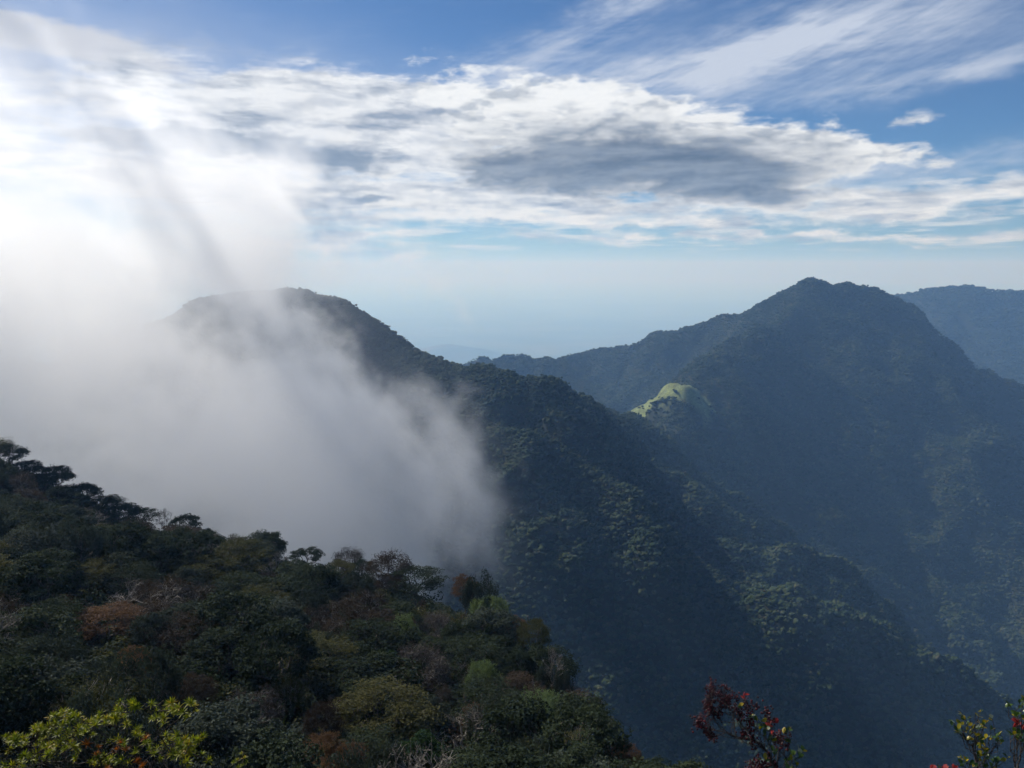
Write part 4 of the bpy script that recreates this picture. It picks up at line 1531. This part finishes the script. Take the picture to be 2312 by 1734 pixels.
# --- shrub with yellow and green oval leaves, bottom right corner
D_Y = 2.6
Z6 = lambda x_, y_: at(2050 + x_ * .1206, 1534 + y_ * .1206, D_Y + random.gauss(0, .02))
ys = Shrub('yellow_leaf_shrub', 'shrub with yellow and green oval leaves near the bottom right corner', 2212, 2.65, [at(2214, 1900, 2.65), Z6(1330, 1740)], 14, .0010)
st = ys.branch([Z6(1285, 1450), Z6(1265, 1310), Z6(1250, 1150), Z6(1252, 900), Z6(1268, 620)], ys.trunk_end)
ys.branch([Z6(1200, 1235), Z6(1110, 1150), Z6(960, 1020)])
ys.branch([Z6(1290, 1010), Z6(1380, 965), Z6(1420, 860)])
ys.branch([Z6(1450, 1500), Z6(1560, 1350), Z6(1690, 1180)])
ys.branch([Z6(1100, 1700), Z6(1060, 1560)], ys.trunk_end)
for x_, y_, k in [(970, 640, 'p'), (950, 780, 'g'), (955, 880, 'y'), (920, 970, 'y'), (1075, 790, 'p'), (1160, 700, 'p'), (840, 780, 'p'), (1110, 920, 'y'), (1160, 960, 'y'),
                  (1200, 850, 'p'), (1130, 1090, 'y'), (1170, 1110, 'y'), (1345, 590, 'y'), (1360, 700, 'y'), (1335, 790, 'y'), (1430, 780, 'y'), (1470, 800, 'y'), (1560, 690, 'p'),
                  (1310, 880, 'p'), (1370, 900, 'g'), (1440, 900, 'y'), (1560, 900, 'g'), (1310, 1030, 'y'), (1370, 1080, 'g'), (1460, 1060, 'y'), (1540, 1070, 'p'), (1330, 1200, 'y'),
                  (1350, 1260, 'y'), (1420, 1290, 'y'), (1480, 1300, 'g'), (1340, 1370, 'y'), (1610, 1080, 'g'), (1680, 1090, 'y'), (1720, 1010, 'y'), (1740, 1100, 'g'),
                  (1760, 1150, 'g'), (1000, 1470, 'y'), (1070, 1480, 'y'), (980, 1540, 'g'), (1100, 1520, 'y'), (1030, 1580, 'g'), (1200, 1550, 'g'), (1350, 1500, 'y'),
                  (1440, 1510, 'y'), (1500, 1430, 'g'), (1560, 1440, 'g'), (1620, 1480, 'g'), (1680, 1500, 'g'), (1780, 1500, 'y'), (1820, 1420, 'g'), (1480, 1600, 'g'),
                  (1560, 1600, 'g'), (1640, 1580, 'g'), (1000, 830, 'y'), (1020, 720, 'g'), (1400, 1180, 'g'), (1440, 1390, 'g'), (1260, 1600, 'g'), (1380, 1420, 'y'), (1010, 950, 'g')]:
    put_leaf(ys, 2050 + x_ * .1206, 1534 + y_ * .1206, D_Y + random.gauss(0, .025), k, random.uniform(.68, .95))
ys.finish()

# --- taller green shrub with pink young leaves, cut by the right edge
Z7 = Z6
gs = Shrub('pink_tipped_shrub', 'green leaved shrub with pink young leaves cut by the right edge', 2300, 2.7, [at(2305, 1900, 2.7), Z6(2040, 1740)], 15, .0010)
gs.branch([Z6(2070, 1560), Z6(2130, 1300), Z6(2100, 1180), Z6(2000, 1060), Z6(1900, 920)], gs.trunk_end)
gs.branch([Z6(2000, 1640), Z6(1990, 1400), Z6(1980, 1100), Z6(2060, 900)], gs.trunk_end)
gs.branch([Z6(2120, 1000), Z6(2120, 760), Z6(1980, 690), Z6(1830, 580)])
for x_, y_, k in [(1880, 450, 'g'), (1900, 480, 'g'), (1990, 620, 'g'), (2060, 650, 'g'), (2130, 390, 'g'), (2150, 340, 'y'), (1890, 980, 'g'), (1990, 920, 'g'), (2050, 980, 'g'),
                  (2080, 1050, 'g'), (2010, 740, 'r'), (2080, 760, 'r'), (2050, 850, 'r'), (2100, 830, 'r'), (2150, 870, 'r'), (2030, 800, 'r'), (2170, 560, 'g'), (2200, 480, 'g'),
                  (2160, 700, 'g'), (2190, 1000, 'g'), (2180, 1150, 'g'), (2150, 1100, 'g'), (2230, 620, 'g'), (2240, 900, 'r'), (2040, 1080, 'g'), (2230, 1250, 'g'), (1960, 1000, 'g')]:
    put_leaf(gs, 2050 + x_ * .1206, 1534 + y_ * .1206, D_Y + random.gauss(0, .03), k, random.uniform(.75, 1.05))
gs.finish()

# --- only the pink tips of a low shrub show above the bottom edge
ps = Shrub('pink_shrub', 'pink young leaf tips peeking over the bottom edge at right', 2140, 2.6, [at(2135, 1860, 2.6)], 16, .0010)
for x_, y_, k in [(480, 1640, 'r'), (590, 1630, 'p'), (690, 1640, 'r'), (730, 1660, 'r'), (880, 1640, 'r'), (930, 1660, 'r'), (640, 1670, 'r'), (520, 1680, 'r'), (800, 1690, 'r'), (590, 1720, 'g'), (760, 1730, 'g')]:
    put_leaf(ps, 2050 + x_ * .1206, 1534 + y_ * .1206, D_Y + random.gauss(0, .03), k, random.uniform(.75, 1.0))
ps.finish()

# ------------------------------------------------------------------ air: haze and the bank of mist
def closed_box(name, lo, hi):
    V = np.array([[x, y, z] for x in (lo[0], hi[0]) for y in (lo[1], hi[1]) for z in (lo[2], hi[2])])
    Fc = np.array([[0, 1, 3, 2], [4, 6, 7, 5], [0, 4, 5, 1], [2, 3, 7, 6], [0, 2, 6, 4], [1, 5, 7, 3]])
    return new_mesh(name, V, Fc, False)


m = material('haze_air')
pv = m.node_tree.nodes.new('ShaderNodeVolumePrincipled')
pv.inputs['Color'].default_value = (0.30, 0.56, 1.0, 1)
pv.inputs['Absorption Color'].default_value = (0.86, 0.86, 1.0, 1)
pv.inputs['Density'].default_value = 1.15e-4
pv.inputs['Anisotropy'].default_value = 0.2
mo = m.node_tree.nodes.new('ShaderNodeOutputMaterial')
m.node_tree.links.new(pv.outputs[0], mo.inputs['Volume'])
hz = add_obj('haze', closed_box('haze', (-95000, -95000, -2400), (95000, 95000, 330)), m)
tag(hz, 'thin blue air haze filling the valley and the far plain', 'haze', kind='stuff')

# mist pouring over the gap between the near hillside and the left mountain
FLO, FHI = (-820.0, 350.0, -390.0), (130.0, 900.0, 300.0)
ng = bpy.data.node_groups.new('mist', 'GeometryNodeTree')
ng.interface.new_socket('Geometry', in_out='INPUT', socket_type='NodeSocketGeometry')
ng.interface.new_socket('Geometry', in_out='OUTPUT', socket_type='NodeSocketGeometry')
E.tree = ng
gi = ng.nodes.new('NodeGroupInput')
go = ng.nodes.new('NodeGroupOutput')
vc = ng.nodes.new('GeometryNodeVolumeCube')
vc.inputs['Min'].default_value = FLO
vc.inputs['Max'].default_value = FHI
for k, (a, b) in zip('XYZ', zip(FLO, FHI)):
    vc.inputs['Resolution ' + k].default_value = int((b - a) / 4.4)
pos = E(ng.nodes.new('GeometryNodeInputPosition').outputs[0])
gx, gy, gz = separate(pos)
w1 = noise(pos, 0.0065, 3, 0.55) - 0.5
w2 = noise(combine(gy + 300.0, gz, gx), 0.0065, 3, 0.55) - 0.5
w3 = noise(combine(gz, gx + 900.0, gy), 0.0065, 3, 0.55) - 0.5
qx, qy, qz = gx + w1 * 150.0, gy + w2 * 150.0, gz + w3 * 130.0


def puffball(px, py, D, rx, ry, rz, w=1.0, rot=0.0):
    c_ = at(px, py, D) if D < 5000 else (px, py, D - 10000)
    X, Y, Z = qx - c_[0], (qy - c_[1]) / (ry * 1.3), qz - c_[2]
    cs, sn = math.cos(R(rot)), math.sin(R(rot))
    X2 = (X * cs + Z * sn) / rx
    Z2 = (Z * cs - X * sn) / rz
    return eexp((X2 * X2 + Y * Y + Z2 * Z2) * -1.0) * w


cover = None
for b in ((-280, 330, 640, 190, 120, 150, 1.75, -45), (-10, 400, 620, 120, 110, 90, 1.25, -45), (40, 640, 620, 180, 120, 140, 1.4, -45), (220, 800, 620, 140, 110, 95, 1.05, -45),
          (430, 960, 610, 140, 100, 80, 1.05, -35), (600, 1020, 600, 110, 85, 60, 1.15, -22), (745, 1010, 600, 80, 65, 44, 0.95, -12),
          (40, 1020, 600, 220, 130, 120, 1.2, 0), (480, 1135, 600, 140, 90, 52, 0.9, -10), (-420, 900, 640, 170, 120, 130, 0.9, 0),
          (530, 620, 760, 110, 90, 50, 0.45, -35), (380, 500, 760, 110, 90, 70, 0.6, -45), (370, 670, 740, 95, 90, 85, 1.3, -40), (480, 640, 720, 85, 80, 55, 0.75, -40), (740, 870, 700, 80, 70, 50, 0.5, -35), (900, 950, 660, 70, 60, 40, 0.45, -25),
          (1010, 1060, 620, 80, 60, 28, 0.36, 5), (880, 690, 820, 120, 80, 40, 0.36, -35),
          (740, 1170, 640, 110, 70, 40, 0.36, -10)):
    p_ = puffball(*b)
    cover = p_ if cover is None else cover + p_
# streaky billows along the fall line, torn at the edge
ca_, sa_ = math.cos(R(-48)), math.sin(R(-48))
sx = (gx * ca_ + gz * sa_ + w2 * 60.0) * 0.5
sz = gz * ca_ - gx * sa_ + w1 * 60.0
nb = noise(combine(sx, gy * 0.2, sz), 0.0105, 4, 0.55, 0.5)
nf = noise(combine(sx * 1.1, gy * 0.22, sz), 0.021, 7, 0.68, 0.8)
nh = noise(combine(sx * 1.6, gy * 0.5, sz), 0.055, 4, 0.65, 0.6)
fil = 1.0 - E.math('ABSOLUTE', nf - 0.5) * 5.0
cover = 1.0 - eexp(cover * -1.25)
core = sstep(0.15, 0.85, cover)
f = cover * 1.12 + (nb - 0.5) * 4.2 + (nf - 0.5) * 3.4 + (nh - 0.5) * 1.5 + fil * 0.12
dens = (epow(sstep(0.55, 1.25, f), 1.1) + core * 0.06) * sstep(0.05, 0.30, cover)
# fade out at the faces of the domain
fade = None
for v, a, b in ((gx, FLO[0], FHI[0]), (gy, FLO[1], FHI[1]), (gz, FLO[2], FHI[2])):
    t_ = sstep(0.0, 60.0, v - a) * sstep(0.0, 60.0, b - v)
    fade = t_ if fade is None else fade * t_
fade = fade * (1.0 - sstep(-500.0, -440.0, gx) * sstep(120.0, 215.0, gz + w2 * 90.0 + (nb - 0.5) * 120.0))     # ragged top of the bank; tall unseen part kept at left to shade hillside
fade = fade * (1.0 - 0.45 * sstep(-10.0, 120.0, gz))      # thinner towards its top
E.put(vc.inputs['Density'], dens * fade)
m = material('mist')
pv = m.node_tree.nodes.new('ShaderNodeVolumePrincipled')
pv.inputs['Color'].default_value = (1.0, 1.0, 1.0, 1)
pv.inputs['Density'].default_value = 0.0105
pv.inputs['Anisotropy'].default_value = 0.43
mo = m.node_tree.nodes.new('ShaderNodeOutputMaterial')
m.node_tree.links.new(pv.outputs[0], mo.inputs['Volume'])
m.cycles.volume_step_rate = 4.0
sm = ng.nodes.new('GeometryNodeSetMaterial')
sm.inputs['Material'].default_value = m
ng.links.new(vc.outputs[0], sm.inputs[0])
ng.links.new(sm.outputs[0], go.inputs[0])
mi = add_obj('mist_bank', closed_box('mist_bank', FLO, FHI), m)
tag(mi, 'thick white mist bank pouring down at the left', 'mist', kind='stuff')
md = mi.modifiers.new('mist', 'NODES')
md.node_group = ng
